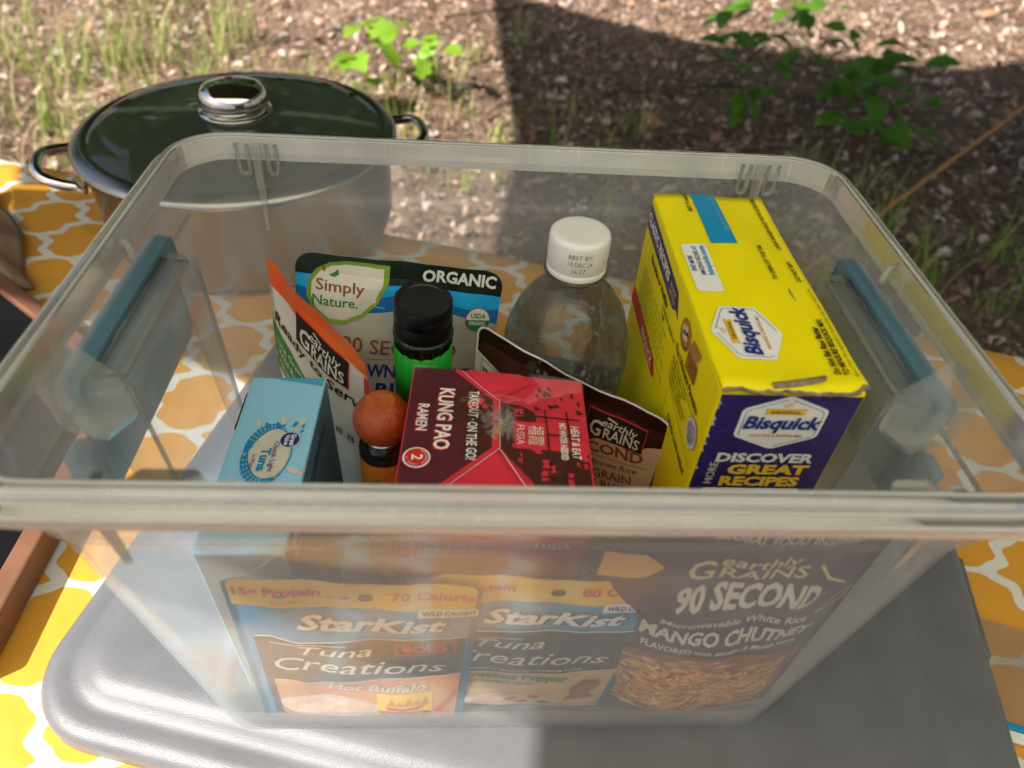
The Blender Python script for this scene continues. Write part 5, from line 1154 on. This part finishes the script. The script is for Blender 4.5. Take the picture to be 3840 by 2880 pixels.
for i, (x, y, a, lb) in enumerate(((-.31, 3.32, 20, 'brown lobed oak leaf lying near the sunlit seedlings'), (.72, 2.59, 100, 'brown oak leaf in the shade behind the back rim'), (-1.98, 3.85, 60, 'brown oak leaf among grass at the top left'), (.90, 2.56, 200, 'second oak leaf in the shade behind the back rim'), (3.2, 4.57, 10, 'pale oak leaf in the sun at the top right'), (1.10, 4.17, 150, 'oak leaf on sunlit ground beyond the shadow'), (.04, 3.54, 300, 'orange brown oak leaf by the left shadow edge'))):
    o = bpy.data.objects.new('oak_leaf', OAK); COL.objects.link(o); o.location = (x, y, ZG+gh(x, y)+.03); o.rotation_euler = (.15, -.2, R(a)); tag(o, lb, 'leaf', 'oak leaves on the forest floor')
for i, (a, b2, r, lb) in enumerate((((-2.4, 2.9, .02), (-1.7, 2.55, .05), .006, 'grey fallen twig among the grass at the left'), ((-.2, 3.9, .03), (.35, 4.3, .02), .007, 'dark fallen twig near the top of the shadow edge'), ((1.9, 2.4, .03), (2.5, 2.75, .03), .006, 'thin fallen twig in the shade right of the rope'), ((.6, 3.0, .02), (1.2, 3.15, .04), .005, 'thin fallen twig in the shade behind the bin'))):
    m = [(a[k]+b2[k])/2 for k in range(3)]; pts = [(p[0], p[1], ZG+gh(p[0], p[1])+p[2]) for p in (a, (m[0]+.03, m[1]-.02, m[2]+.01), b2)]
    tag(tube('fallen_twig', pts, r, STEM, None, 6), lb, 'twig', 'fallen twigs')

# ================================================================== trees around the clearing (seen mirrored in the pot lid and bottle)
def build_trees():
    rnd = random.Random(77); V, F = [], []
    for i in range(2600):
        z = rnd.uniform(2.6, 9.5); k = max(.15, 1-(z-2.6)/7.6)*rnd.uniform(.2, 1)**.5; a = rnd.uniform(0, 6.283); r = 2.3*k; p = Vector((r*math.cos(a), r*math.sin(a), z+rnd.uniform(-.3, .3)))
        s = rnd.uniform(.14, .34); d = Vector((rnd.gauss(0, 1), rnd.gauss(0, 1), rnd.gauss(0, .6))).normalized(); e = d.cross(Vector((rnd.gauss(0, 1), rnd.gauss(0, 1), rnd.gauss(0, 1)))).normalized(); o = len(V)
        V += [p-d*s, p+e*s*.5, p+d*s, p-e*s*.5]; F.append((o, o+1, o+2, o+3))
    cm_ = bpy.data.meshes.new('crown'); cm_.from_pydata([tuple(v) for v in V], [], F); cm_.materials.append(CROWN)
    first = None
    spots = [(4.7, 3.3), (-6, 10), (-3.2, 9.2), (-.6, 10.5), (1.6, 8.8), (4.2, 10), (6.5, 8), (8, 5), (8.5, 1.5), (-9.5, 8.5), (9, -3), (-8, 13), (-2, 14), (3, 14), (8, 13)]
    for i, (x, y) in enumerate(spots):
        root = empty('forest_tree', (x, y, ZG), (0, 0, i*1.3)); s = .8+.4*((i*37) % 10)/10; root.scale = (s, s, s); tag(root, 'leafy forest tree around the clearing, seen only mirrored in the pot lid', 'tree', 'trees around the clearing')
        if first is None:
            t = tube('trunk', [(0, 0, -.1), (.05, .02, 2.5), (.0, .1, 5.5), (.05, .05, 9.0)], .2, BARK, root, 10, rads=[.22, .17, .11, .02]); tm = t.data; first = 1
        else:
            t = bpy.data.objects.new('trunk', tm); COL.objects.link(t); t.parent = root
        c = bpy.data.objects.new('crown', cm_); COL.objects.link(c); c.parent = root
build_trees()
